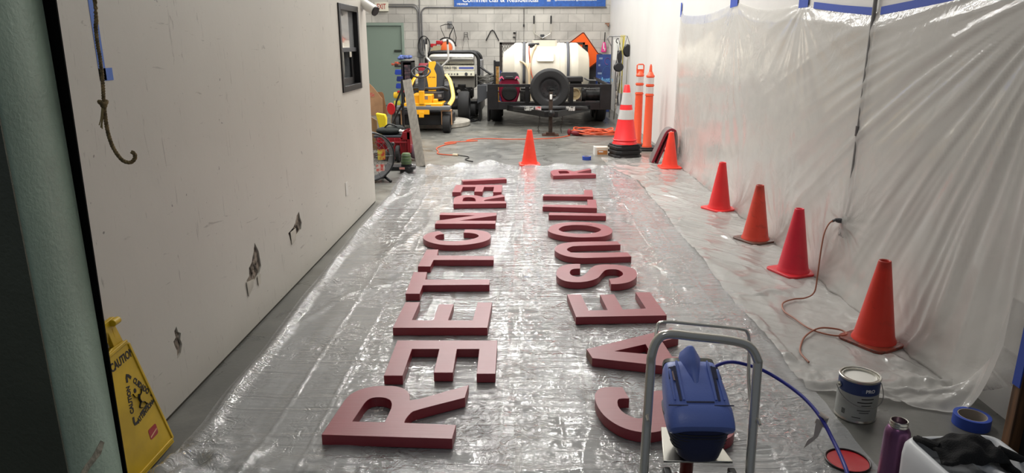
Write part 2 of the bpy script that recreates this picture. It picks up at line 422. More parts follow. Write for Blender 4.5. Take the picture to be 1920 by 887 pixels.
# left wall: a plane in (y, z) with its window opening and three torn holes
def jag(cy, cz, pts, k=1.0): return [(cy+a*k, cz+b) for a, b in pts]
hole_a = jag(2.79, 0.285, [(-0.018,-0.07),(0.012,-0.055),(0.028,-0.02),(0.020,0.005),(0.030,0.03),(0.012,0.045),(0.006,0.075),(-0.012,0.06),(-0.008,0.03),(-0.026,0.02),(-0.020,-0.01),(-0.012,-0.03)], 1.25)
hole_b = jag(3.70, 0.345, [(-0.03,-0.075),(0.00,-0.082),(0.035,-0.06),(0.055,-0.03),(0.05,0.02),(0.047,0.06),(0.020,0.125),(0.004,0.08),(-0.020,0.03),(-0.045,0.012),(-0.05,-0.03),(-0.075,-0.045),(-0.07,-0.06)], 1.7)
hole_c = jag(4.43, 0.375, [(-0.055,-0.06),(-0.02,-0.075),(0.01,-0.055),(0.05,-0.04),(0.062,0.0),(0.05,0.04),(0.045,0.085),(0.02,0.07),(0.0,0.03),(-0.025,0.01),(-0.07,0.0),(-0.062,-0.03)], 2.1)
wy0, wy1, wz0, wz1 = 5.88, 6.49, 1.18, 1.83
winh = [(wy0, wz0), (wy1, wz0), (wy1, wz1), (wy0, wz1)]
MW = Matrix(((0,0,1,0),(1,0,0,0),(0,1,0,0),(0,0,0,1)))      # (a, b, c) -> x=c, y=a, z=b
wallg = G().prism([(2.00, 0.012), (YE, 0.012), (YE, CEIL_Z), (2.00, CEIL_Z)], XL-0.014, XL, [hole_a, hole_b, hole_c, winh], MW)
wallg.prism([(2.00, 0.0), (YE, 0.0), (YE, CEIL_Z), (2.00, CEIL_Z)], XL-0.13, XL-0.016, [winh], MW)
struct('wall_left', wallg, DRYL, smooth=None)
struct('trim_1', G().box(XL-0.012, XL-0.001, 2.2, YE-0.01, 0.0, 0.012), mat('dark_gap', (58, 54, 46), 0.9), smooth=None)  # dark strip filling the gap at the foot of the wall
# torn gypsum behind each hole
GYP = mat('torn_gypsum', (158, 146, 132), 0.95, rgb2=(62, 54, 48), vscale=26, bump=0.8, bscale=60)
PAPER = mat('torn_wall_paper', (196, 190, 178), 0.8, var=0.1)
for h, nm in ((hole_a, 'narrow torn hole low in the white wall, nearest the camera'), (hole_b, 'largest torn hole in the white wall, paper flap hanging below it'), (hole_c, 'torn hole in the white wall farthest from the camera')):
    cy = sum(p[0] for p in h)/len(h); cz = sum(p[1] for p in h)/len(h)
    o = thing('wall_damage', nm, 'wall damage', (XL, cy, cz))
    g = G(); n = 14
    def fn(u, v):
        a = -0.1+0.2*u; b = -0.14+0.28*v
        return (-0.0145+0.006*noise.noise(Vector((a*60+cy*9, b*50, 3)))+0.004, a, b)
    # gypsum crumbs fill only the hole's outline
    inner = [(p[0]-cy, p[1]-cz) for p in h]
    g.prism([(a*1.0, b*1.0) for a, b in inner], -0.0138, -0.009, None, MW)
    for k in range(26):
        a0 = random.choice(inner); t = random.random()*0.8
        g.sphere((-0.009, a0[0]*t, a0[1]*t), random.uniform(0.004, 0.011), 6, (0.7, 1, 1.4))
    link('gypsum_core', g, GYP, o, smooth=None)
    g = G()
    flaps = {3.7: [((-0.075,-0.045),(-0.07,-0.13),(-0.03,-0.10),(-0.02,-0.06)), ((0.01,-0.06),(0.012,-0.12),(0.032,-0.115),(0.035,-0.06))],
             4.43: [((-0.07,0.0),(-0.065,-0.085),(-0.02,-0.075),(-0.01,0.0))]}
    for key, fl in flaps.items():
        if abs(key-cy) < 0.12:
            for f in fl: link('paper_flap', G().prism([(a*1.8+0.005, b) for a, b in f], 0.003, 0.006, None, MW), PAPER, o, smooth=None)
# end return of the left wall
# window: black aluminium sash with two panes
wf = G()
wf.box(XL-0.10, XL+0.012, wy0-0.03, wy0+0.02, wz0-0.03, wz1+0.03).box(XL-0.10, XL+0.012, wy1-0.02, wy1+0.03, wz0-0.03, wz1+0.03)
wf.box(XL-0.10, XL+0.012, wy0+0.02, wy1-0.02, wz1-0.02, wz1+0.03).box(XL-0.10, XL+0.012, wy0+0.02, wy1-0.02, wz0-0.03, wz0+0.02)
win = struct('window_1', wf, mat('black_aluminium', (38, 37, 38), 0.35, 0.3), bevel=0.003)
link('upper_pane', G().box(XL-0.035, XL-0.03, wy0+0.02, wy1-0.02, 1.5, wz1-0.02), mat('pale_glass', (150, 152, 152), 0.1, coat=1.0), win, smooth=None)
link('meeting_rail', G().box(XL-0.045, XL-0.012, wy0+0.02, wy1-0.02, 1.475, 1.51), DGREY, win, bevel=0.002)
link('lower_pane', G().box(XL-0.065, XL-0.06, wy0+0.02, wy1-0.02, wz0+0.07, 1.475), GLASSDK, win, smooth=None)
link('lower_sash', G().box(XL-0.075, XL-0.04, wy0+0.02, wy1-0.02, wz0+0.02, wz0+0.075).box(XL-0.075, XL-0.04, wy0+0.02, wy0+0.045, wz0+0.07, 1.475).box(XL-0.075, XL-0.04, wy1-0.10, wy1-0.02, wz0+0.07, 1.475), BLK, win, bevel=0.002)
link('latch', G().box(XL-0.03, XL-0.008, 6.2, 6.27, 1.43, 1.475), STEEL, win, bevel=0.002)

# green steel door in the block wall
DOORG = mat('sage_green_door', (126, 142, 130), 0.45); DOORF = mat('sage_green_frame', (134, 150, 138), 0.5)
df = G().box(dx0-0.06, dx0, YB-0.03, YB+0.12, 0, dz+0.07).box(dx1, dx1+0.06, YB-0.03, YB+0.12, 0, dz+0.07).box(dx0, dx1, YB-0.03, YB+0.12, dz, dz+0.07)
door = struct('door_1', G().box(dx0+0.004, dx1-0.004, YB+0.03, YB+0.075, 0.01, dz-0.004), DOORG, bevel=0.002)
link('door_frame', df, DOORF, door, bevel=0.004)
link('door_closer', G().box(dx1-0.20, dx1-0.03, YB-0.01, YB+0.03, 1.33, 1.38), mat('bronze_hardware', (60, 66, 58), 0.4, 0.5), door, bevel=0.004)
link('door_handle', G().cyl((dx1-0.08, YB+0.03, 0.98), (dx1-0.08, YB-0.03, 0.98), 0.012).cyl((dx1-0.08, YB-0.03, 0.98), (dx1-0.19, YB-0.03, 0.98), 0.011), STEEL, door)

# left jamb of the roll-up opening: mint reveal, dark green front, black strip for the gap shade
JX, JY0, JY1 = -1.30, 1.72, 1.96
cham = [(JX-1.2, JY0), (JX-0.01, JY0), (JX, JY0+0.01), (JX, JY1-0.012), (JX-0.012, JY1), (JX-1.2, JY1)]
jamb = struct('wall_front_left', G().prism(cham, 0, CEIL_Z), MINT, smooth=60)
link('dark_paint', G().box(JX-1.2, JX-0.004, JY0-0.004, JY0+0.001, 0, 1.44), DARKGREEN, jamb, smooth=None, label='dark green paint on the outer face')
link('chipped_patch', G().prism(jag(0, 0, [(1.75,0.30),(1.80,0.325),(1.86,0.335),(1.885,0.36),(1.87,0.375),(1.82,0.352),(1.78,0.345),(1.735,0.325)]), 0, 0.0015, None, T(JX, 0, 0.0) @ MW), mat('bare_plaster', (150, 146, 130), 0.9, var=0.25, vscale=30, bump=0.6), jamb, smooth=None)
struct('trim_2', G().prism([(JX-0.06, 0), (JX+0.001, 0), (JX+0.006, 0.5), (JX+0.018, 1.2), (JX+0.028, 1.75), (JX+0.03, CEIL_Z), (JX-0.06, CEIL_Z)], JY1+0.002, JY1+0.008, None, Matrix(((1,0,0,0),(0,0,1,0),(0,1,0,0),(0,0,0,1)))), mat('black_gap_shade', (10, 10, 10), 0.9, spec=0.1), smooth=None)  # tapered strip stands in for the shaded gap beside the leaning seal
# right jamb: wood post with the steel door track
struct('trim_3', G().box(1.665, 1.755, 2.16, 2.20, 0, CEIL_Z), WOODB, bevel=0.003)
trk = G().box(1.70, 1.75, 2.075, 2.08, 0, CEIL_Z).box(1.70, 1.705, 2.08, 2.155, 0, CEIL_Z).box(1.755, 1.80, 1.99, 2.155, 0, CEIL_Z)
trk.box(1.80, 2.9, 1.98, 2.15, 0, CEIL_Z)
tr3 = struct('wall_front_right', trk, mat('dark_steel_track', (44, 46, 48), 0.45, 0.5), smooth=None)
link('track_slot', G().box(1.758, 1.762, 1.986, 1.9895, 0.2, 0.22).box(1.768, 1.785, 1.987, 1.991, 0.33, 0.345).box(1.768, 1.785, 1.987, 1.991, 0.47, 0.485).box(1.715, 1.735, 2.072, 2.076, 0.38, 0.395).box(1.715, 1.735, 2.072, 2.076, 0.26, 0.275), BLK, tr3, smooth=None)
tag(link('masking_tape_strip', G().box(1.661, 1.665, 2.162, 2.198, 0.43, 0.75), BLUETAPE, smooth=None), 'blue masking tape stuck up the edge of the wooden post', 'tape')

# ------------------------------------------------------------------ back wall pipes, sign, banner
def pipe(name, pts, r, label, **k):
    return tag(link(name, G().tube(pts, r, 10), CONDUIT), label, 'conduit', **k)
def bend(c, r, a0, a1, y, n=6):
    return [(c[0]+r*cos(radians(a0+(a1-a0)*i/n)), y, c[1]+r*sin(radians(a0+(a1-a0)*i/n))) for i in range(n+1)]
yp = YB-0.025
pipe('conduit', [(-2.70, yp, 0.0)]+bend((-2.84, 2.27), 0.14, 0, 90, yp)+[(-5.6, yp, 2.41)], 0.016, 'steel conduit rising beside the green door and bending left to the exit sign')
pipe('conduit', [(-2.66, yp-0.03, 0.0)]+bend((-2.82, 2.30), 0.16, 0, 90, yp-0.03)+[(-3.41, yp-0.03, 2.46)], 0.012, 'thinner conduit bending left above the other, into the exit sign')
pipe('conduit', [(-2.61, yp, 0.0)]+bend((-2.47, 2.25), 0.14, 180, 90, yp)+[(1.95, yp, 2.39)], 0.016, 'steel conduit bending right and running along under the blue banner')
pipe('conduit', [(-2.655, yp, 0.0), (-2.655, yp, CEIL_Z)], 0.010, 'thin straight conduit rising past the bends to the ceiling')
lev = link('conduit_box', G().box(-2.74, -2.58, YB-0.05, YB, 1.20, 1.34), GREYM, bevel=0.004); tag(lev, 'small grey junction box on the conduits beside the green door', 'junction box')
ex = thing('exit_sign', 'white EXIT sign with red letters above the green door', 'exit sign', (-3.59, YB-0.05, 2.405))
link('housing', G().box(-0.165, 0.165, -0.03, 0.05, -0.105, 0.105), mat('exit_cream', (226, 222, 204), 0.5), ex, bevel=0.006)
text_part('lettering', 'EXIT', 0.175, frame((0.0, -0.0315, -0.0), (1,0,0), (0,0,1)), mat('exit_red', (170, 48, 40), 0.5), ex, bold=0.003, sx=0.62)
BAN = mat('banner_blue', (38, 92, 176), 0.5, var=0.12, vscale=14)
bn = thing('banner', 'long blue shop banner along the top of the block wall', 'banner', (0.06, YB-0.02, 2.41))
link('sheet', G().box(-1.86, 1.86, -0.006, 0.0, 0.0, 0.62), BAN, bn, smooth=None)
link('edge_rail', G().box(-1.87, 1.87, -0.012, 0.008, -0.012, 0.0), DGREY, bn, smooth=None)
text_part('lettering', 'Commercial & Residential', 0.165, frame((-0.72, -0.008, 0.155), (1,0,0), (0,0,1)), WHITET, bn, bold=0.002, sx=1.08)
text_part('small_lettering', '@PRESSUREKLEENCO @PRESSUREKLEENCO', 0.052, frame((1.13, -0.008, 0.15), (1,0,0), (0,0,1)), WHITET, bn, bold=0.001, sx=1.0)
text_part('licence_number', '19ES00628', 0.062, frame((-1.66, -0.008, 0.055), (1,0,0), (0,0,1)), WHITET, bn, bold=0.001)
link('social_badge', G().prism(rrect(0.09, 0.07, 0.012), 0, 0.002, None, frame((0.47, -0.009, 0.15), (1,0,0), (0,0,1))), mat('badge_grey', (190, 186, 190), 0.5), bn, smooth=None)
# security camera on the end of the left wall
sc_ = thing('security_camera', 'white bullet security camera on the end of the left wall', 'camera', (XL, 6.72, 1.86))
link('mount_arm', G().cyl((0.0, 0, 0.0), (0.01, 0, 0), 0.03).tube([(0.01,0,0), (0.03,0,0), (0.06,0.01,-0.005)], 0.008), WHITE, sc_)
dirc = Vector((0.78, -0.35, -0.45)).normalized(); p0 = Vector((0.0, 0.02, 0.045)); p1 = p0+dirc*0.16
link('camera_body', G().cyl(p0, p1, 0.045, 24), mat('camera_white', (222, 220, 214), 0.4), sc_, bevel=0.006)
link('lens_hood', G().cyl(p1, p1+dirc*0.012, 0.046, 24, 0.044), BLK, sc_)

# wall hangings on the block wall (hooks, clamps, handles)
def wt(x, z): return (x, YB-0.03, z)
tag(link('wall_hook', G().tube([wt(-1.02,1.60), wt(-0.98,1.68), wt(-0.90,1.83), wt(-0.86,1.85), wt(-0.82,1.83), wt(-0.74,1.68), wt(-0.70,1.60)], 0.013, 8).cyl((-0.86, YB, 1.85), (-0.86, YB-0.05, 1.85), 0.015), BLK), 'black inverted V wall hook, left of the white tank', 'hook')
g = G().tube([wt(-1.56,1.80), wt(-1.48,1.80), wt(-1.48,1.70), wt(-1.56,1.70)], 0.007, 6, closed=True).tube([wt(-1.56,1.70), wt(-1.59,1.60)], 0.006, 6).tube([wt(-1.48,1.70), wt(-1.45,1.62)], 0.006, 6).tube([wt(-1.55,1.75), wt(-1.49,1.75)], 0.006, 6)
g.tube([wt(-1.57,1.60), wt(-1.62,1.35)], 0.0025, 5).tube([wt(-1.47,1.60), wt(-1.44,1.35)], 0.0025, 5)
tag(link('wall_bracket', g, BLK), 'small black wire bracket on block wall above the stainless cylinder', 'bracket')
g = G().tube([wt(-0.27,1.83), wt(-0.29,1.56)], 0.006, 6).box(-0.34, -0.28, YB-0.05, YB-0.02, 1.77, 1.80).box(-0.35, -0.29, YB-0.05, YB-0.02, 1.67, 1.70).cyl((-0.32, YB-0.05, 1.785), (-0.32, YB-0.02, 1.785), 0.02)
tag(link('wall_latch', g, BLK), 'small black two-knob latch on block wall, just left of the tank', 'bracket')
tag(link('thin_wire', G().tube([wt(-0.08,2.36), wt(-0.08,1.98)], 0.008, 6).tube([wt(-0.08,2.36), wt(-0.08,1.5)], 0.004, 6).cyl(wt(-0.08, 1.93), wt(-0.08, 1.99), 0.018, 10), BLK), 'thin black cord hanging from the banner onto the tank', 'wire')
uh = thing('folding_cart', 'chrome U-shaped cart handle with black grips on the block wall', 'handle', (0.38, YB-0.10, 1.7))
link('handle_tube', G().tube([(-0.21,0,0.30), (-0.21,0,0.12), (-0.17,0,0.05), (-0.02,0,-0.03), (0.02,0,-0.03), (0.17,0,0.05), (0.21,0,0.12), (0.21,0,0.30)], 0.014, 10, smoothn=3), CHROME, uh)
for s in (-1, 1): link('grip', G().tube([(0.21*s,0,0.30), (0.21*s,0,0.49)], 0.019, 10), BLK, uh)
link('bracket', G().box(-0.05, 0.05, -0.01, 0.10, -0.03, 0.05), DGREY, uh, bevel=0.004)
# orange cable reel ring and blower
rr = thing('hose_ring', 'loop of black cable hung on the conduits beside the door', 'hose', (-2.56, YB-0.12, 1.47))
link('loop', G().tube([(0.15*cos(a), 0.01*sin(3*a), 0.24*sin(a)) for a in [2*pi*i/28 for i in range(28)]], 0.011, 8, closed=True).tube([(0.14*cos(a), 0.02+0.01*sin(3*a), 0.235*sin(a)) for a in [2*pi*i/28 for i in range(28)]], 0.009, 8, closed=True), BLK, rr)
link('hanging_grip', G().tube([(0.0, -0.02, 0.16), (0.02, -0.02, 0.0), (0.04, -0.02, -0.12)], 0.022, 8), DGREY, rr)
bl = thing('backpack_blower', 'orange and white backpack blower hung above the stainless cylinder', 'leaf blower', (-1.98, 17.75, 1.42))
shell = G().lathe([(0.02,-0.10),(0.12,-0.09),(0.155,-0.04),(0.16,0.03),(0.14,0.08),(0.05,0.10)], 28, Matrix.Rotation(radians(90), 4, 'X'))
link('fan_housing', shell, mat('blower_orange', (232, 108, 48), 0.45), bl)
link('white_cover', G().tube([(0.185*cos(radians(a)), -0.04, 0.185*sin(radians(a))) for a in range(-30, 120, 10)], 0.035, 10), WHITE, bl)
link('back_frame', G().tube([(0.24*cos(radians(a)), 0.02, 0.25*sin(radians(a))) for a in range(10, 140, 10)], 0.016, 8), BLK, bl)
link('strap', G().tube([(-0.02, -0.02, 0.24), (-0.10, -0.03, 0.42), (-0.13,-0.02,0.52), (-0.02,0.0,0.56), (0.15,0,0.56), (0.19,-0.02,0.50), (0.10,-0.03,0.32), (0.08, -0.02, 0.22)], 0.014, 6, flat=0.5).tube([(0.19,-0.02,0.50), (0.25,-0.03,0.25), (0.22,-0.03,0.05)], 0.010, 6), BLK, bl)
link('wall_hook', G().tube([(0.06,0.36,0.56),(0.06,0.0,0.57),(0.06,-0.03,0.60)], 0.010, 8).box(0.0,0.12,0.33,0.35,0.48,0.64), GREYM, bl)
link('fuel_tank', G().box(-0.38, -0.24, -0.10, 0.06, 0.02, 0.11).box(-0.24, -0.08, -0.11, 0.06, 0.09, 0.18), RED, bl, bevel=0.02, label='red fuel tank and cap')
link('rating_label', G().prism([(-0.40,-0.10),(-0.14,-0.10),(-0.10,0.06),(-0.30,0.06)], 0, 0.01, None, frame((0,-0.115,0), (1,0,0), (0,0,1))), mat('tan_plate', (172, 158, 128), 0.6), bl, smooth=None)

# ------------------------------------------------------------------ plastic film on the floor
def ridge(x, c, w, h): 
    d = abs(x-c)/w
    return h*max(0.0, 1-d)**1.5
FOLDS = [(-1.05, 0.012, 0.007), (-0.62, 0.010, 0.006), (-0.86, 0.010, 0.005), (-0.10, 0.012, 0.006), (-0.02, 0.010, 0.006), (0.16, 0.02, 0.004), (0.52, 0.01, 0.004), (0.98, 0.012, 0.006), (1.16, 0.010, 0.007), (-0.36, 0.01, 0.004)]
def film_h(x, y):
    n = noise.noise
    wob = 0.02*n(Vector((x*2, y*1.3, 5)))
    h = 0.0
    for c, w, a in FOLDS:
        h += ridge(x+wob+0.006*n(Vector((c*9, y*18, 1))), c, w, 1.3*a*(0.45+0.9*abs(n(Vector((c*7, y*2.5, 9))))))
    # transverse ripples
    rp = n(Vector((x*2.2, y*16+1.5*n(Vector((x*3, y*2, 2))), 7)))
    h += 0.0022*rp*(0.3+max(0, n(Vector((x*1.6, y*0.9, 3)))+0.4))
    # crinkled strips
    for c, w in ((0.04, 0.11), (-0.55, 0.09), (-0.78, 0.07), (1.05, 0.10)):
        k = max(0.0, 1-abs(x-c)/w)
        if k > 0:
            q = n(Vector((x*22, y*20, 4))); h += min(1, k*2)*0.0042*(1-abs(q)*2.2)*(0.35+max(0, 0.65+n(Vector((c*5, y*1.1, 77)))))
    q = n(Vector((x*13+y*3, y*13-x*2, 14))); z_ = max(0.0, n(Vector((x*2.2, y*1.3, 44)))+0.08); h += 0.0030*z_*(1-min(1, abs(q)*2.6))
    # broad pulls and puckers
    q = n(Vector((x*1.7+y*0.5, y*1.2-x*0.8, 11))); h += 0.006*(1-min(1, abs(q)*7))
    q = n(Vector((x*1.1-y*0.9, y*0.7+x*0.9, 23))); h += 0.007*(1-min(1, abs(q)*9))
    return h
def film_left(y):  return -1.36-0.10*min(1, max(0, (y-2.6)/3)) - 0.14*max(0, (y-7.2)/2.0)**1.3 + 0.03*noise.noise(Vector((y*1.6, 0, 0)))
def film_right(y): return 1.335+0.03*noise.noise(Vector((y*1.2, 4, 0))) - 0.03*max(0, (y-5))/2
def film_far(x):   return 9.08+0.22*noise.noise(Vector((x*1.7, 8, 0)))+0.10*noise.noise(Vector((x*5, 3, 0)))
NX, NY = 300, 760
def film_pt(u, v):
    x0 = -1.4+2.75*u; yf = film_far(x0); y = 1.55+(yf-1.55)*v
    x = film_left(y)+(film_right(y)-film_left(y))*u
    h = film_h(x, y)
    ex = x-film_left(y)
    # rolled, puffed left edge
    h += 0.045*math.exp(-((ex-0.05)/0.032)**2)*(0.55+0.45*noise.noise(Vector((y*2.2, 1, 1))))
    if ex < 0.03: h *= max(0, ex/0.03)
    # far hem lifts in soft peaks
    ev = yf-y
    h += 0.11*math.exp(-((ev-0.06)/0.10)**2)*max(0, noise.noise(Vector((x*3.1, 2, 2)))+0.15)
    if v > 0.995: h *= 0.2
    # keep flat where the letters lie
    if -0.83 < x < 0.86 and 2.3 < y < 8.7: h *= 0.55
    # bunched plastic at the near left corner, around the foot of the caution sign
    dn = max(0.0, 1-sqrt((x+1.3)**2+(y-2.15)**2)/0.45)
    h += dn*0.075*(0.6+noise.noise(Vector((x*11, y*11, 6))))
    if y < 2.4: h += 0.012*(1-min(1, abs(noise.noise(Vector((x*2, y*7+x*1.5, 6))))*5))*min(1, (2.4-y)*4)
    return (x, y, 0.0015+max(0, h))
tag(link('floor_sheet', G().wave(film_pt, NX, NY), FILM, smooth=180), 'clear crinkled plastic sheet on the floor under the burgundy letters', 'plastic sheet')

# ------------------------------------------------------------------ plastic film on the right wall and its skirt on the floor
TOP = [(9.74, 1.97), (9.60, 1.90), (7.30, 1.925), (7.1, 1.915), (5.55, 1.83), (5.35, 1.81), (5.20, 1.80), (4.35, 1.725), (4.30, 1.72), (3.60, 1.765), (2.9, 1.83), (2.15, 1.86)]
def top_z(y):
    for (a, za), (b, zb) in zip(TOP, TOP[1:]):
        if b <= y <= a:
            t = (a-y)/(a-b); z = za+(zb-za)*t
            if (a, b) in ((9.60, 7.30), (7.1, 5.55)): z -= 0.05*sin(pi*t)
            return z
    return 1.9
RF = (2.72, 1.80)
def wall_fold(y, z):
    n = noise.noise
    dy, dz = y-RF[0], z-RF[1]
    r = sqrt(dy*dy+dz*dz)+0.05
    # sagging folds: bend the fan so the upper ones hang in swags from the tape
    th = math.atan2(-dz, dy+0.02)
    th2 = th+0.10*r*math.exp(-r*0.3)*0 - 0.05*r
    a = 0.0
    f = n(Vector((th2*8.0, r*0.35, 1.0))); a += 0.028*(1-abs(f)*2.0)
    f = n(Vector((th2*19.0, r*0.5, 2.0))); a += 0.011*(1-abs(f)*2.0)
    f = n(Vector((th2*42.0, r*0.7, 4.0))); a += 0.003*f
    a *= math.exp(-r*0.42)*min(1, r*1.2)
    # swags under the far tape pieces
    for (ty, tz, R) in ((5.45, 1.81, 0.9), (7.2, 1.91, 1.3)):
        d = sqrt((y-ty)**2+(z-tz)**2); an = math.atan2(tz-z, ty-y)
        a += 0.012*math.exp(-d/R*1.3)*n(Vector((an*7+d*0.8, d*0.6, ty)))*min(1, d*6)
    a += 0.006*n(Vector((y*1.6+z*1.2, z*2.2-y*1.3, 9)))
    # pulls radiating from the cone feet
    for cy in (3.46, 4.67, 5.49, 6.60, 8.92):
        d = sqrt((y-cy+0.05)**2+z*z); an = math.atan2(z, y-cy+0.05)
        a += 0.010*math.exp(-d*2.0)*n(Vector((an*6, d*0.8, cy)))*min(1, d*5)
    # gathered around the plug
    d = sqrt((y-4.30)**2+(z-0.45)**2); a += 0.02*math.exp(-d*7)*(1+0.8*n(Vector((math.atan2(z-0.45, y-4.3)*5, d*3, 2))))
    return a
def wall_pt(u, v):
    y = 9.74+(2.15-9.74)*u
    zt = top_z(y)
    near = max(0.0, (2.95-y)/0.8)
    vv = v/0.72
    if v < 0.72:
        z = zt*(1-vv)
        t = min(1, (zt-z)/0.10)
        off = 0.006+t*(0.014+max(-0.006, wall_fold(y, z)))
        bot = max(0, 1-z/0.16); off += 0.055*bot*bot*(1+0.5*noise.noise(Vector((y*5, 0, 0))))
        z2 = z
        # the sheet's near bottom corner is pulled up towards the post
        if near > 0: z2 = z+(near**1.2)*0.55*(vv)
        return (XR-off, y, max(0.002, z2))
    t = (v-0.72)/0.28
    xr = XR-0.061; xl = 1.30+0.02*noise.noise(Vector((y*1.3, 7, 0)))
    if y > 8.0: xl -= 0.25*min(1, (y-8.0)/1.0)
    if y < 2.95: xl = 1.30+(0.55*min(1, (2.95-y)/0.35))
    x = xr+(xl-xr)*t
    n = noise.noise
    h = 0.0
    q = n(Vector((x*2.0+y*1.2, y*0.9-x*1.2, 31))); h += 0.012*(1-min(1, abs(q)*6))
    q = n(Vector((x*3.6+y*2.0, y*2.6-x*2.0, 41))); h += 0.008*(1-min(1, abs(q)*6))
    q = n(Vector((x*14, y*12, 51))); h += 0.005*max(0, n(Vector((x*1.5, y*1.1, 3)))+0.2)*(1-min(1, abs(q)*4))
    if y < 4.2: h += 0.009*max(0, 1-abs(y-3.0)/0.8)*(1-min(1, abs(n(Vector((x*11+y*3, y*11-x*4, 66))))*3))
    if y < 3.9: h += 0.026*max(0, 1-abs(y-3.0)/0.8)*(1-min(1, abs(n(Vector((x*4+y*2, y*4, 61))))*4))
    # diagonal pull lines from the cones towards the letters' sheet
    q = n(Vector(((y+1.2*x)*9, (x-y)*0.5, 71))); h += 0.006*(1-min(1, abs(q)*5))*(1 if 5.0 < y+0.8*(x-1.3) < 8.2 else 0.3)
    if 1.36 < x < 1.80 and 3.12 < y < 4.2: h = min(h*0.4, 0.010)   # the cord lies on top here
    kc = min(1.0, min(max(abs(x-1.865), abs(y-cy_)) for cy_ in (3.5, 4.68, 5.5, 6.6, 8.93))/0.24); h = min(h, 0.003) if kc < 0.75 else h   # pressed flat under the cones
    yy = y
    if near > 0:
        h += near**1.2*0.55*(1-t)**2; yy = y+0.45*near*(1-0.3*t)
    yy = max(yy, 2.72-0.0*t) if near > 0 else yy
    return (x, yy+0.0, 0.004+h)
tag(link('draped_sheet', G().wave(wall_pt, 560, 230), WFILM, smooth=180), 'milky plastic sheet taped along the right wall and spilling onto the floor', 'plastic sheet')
# blue tape holding it
def tape_piece(pts, w, label, m=BLUETAPE, X=XR-0.012, grp=None):
    """strip along pts [(y, z)] on the right wall"""
    g = G()
    for (a, b) in zip(pts, pts[1:]):
        g.prism([(a[0], a[1]), (a[0], a[1]+w), (b[0], b[1]+w), (b[0], b[1])], X-0.001, X, None, MW)
    return tag(link('masking_tape', g, m, smooth=None), label, 'tape')
tape_piece([(9.79, 1.88), (9.72, 1.88)], 0.18, 'narrow vertical blue tape at the far top corner of the wall sheet')
tape_piece([(7.42, 1.885), (7.17, 1.895)], 0.10, 'small square blue tape piece, second from the far end of the wall sheet')
tape_piece([(5.56, 1.80), (5.38, 1.80)], 0.09, 'blue tape piece just left of the long drooping tape strip')
tape_piece([(5.27, 1.785), (4.80, 1.74), (4.36, 1.705)], 0.045, 'long blue tape strip sloping down to the grey wall conduit')
tape_piece([(4.27, 1.705), (3.95, 1.72), (3.4, 1.755), (2.6, 1.80)], 0.045, 'long blue tape strip rising right from the grey wall conduit')
# conduit and outlet on the right wall
cw = thing('wall_conduit', 'vertical conduit on the right wall, blurred behind the plastic sheet', 'conduit', (XR-0.022, 4.33, 0.42))
link('pipe', G().tube([(0,0,0.08), (0,0,4.1)], 0.012, 10), mat('dull_conduit', (132, 131, 130), 0.5, 0.3), cw)
link('coupling', G().tube([(0,0,0.58), (0,0,0.64)], 0.018, 10), mat('dull_conduit2', (100, 98, 98), 0.5, 0.3), cw)
link('outlet_box', G().box(-0.025, 0.02, -0.04, 0.04, -0.06, 0.08), mat('outlet_grey', (90, 90, 90), 0.5), cw, bevel=0.004)

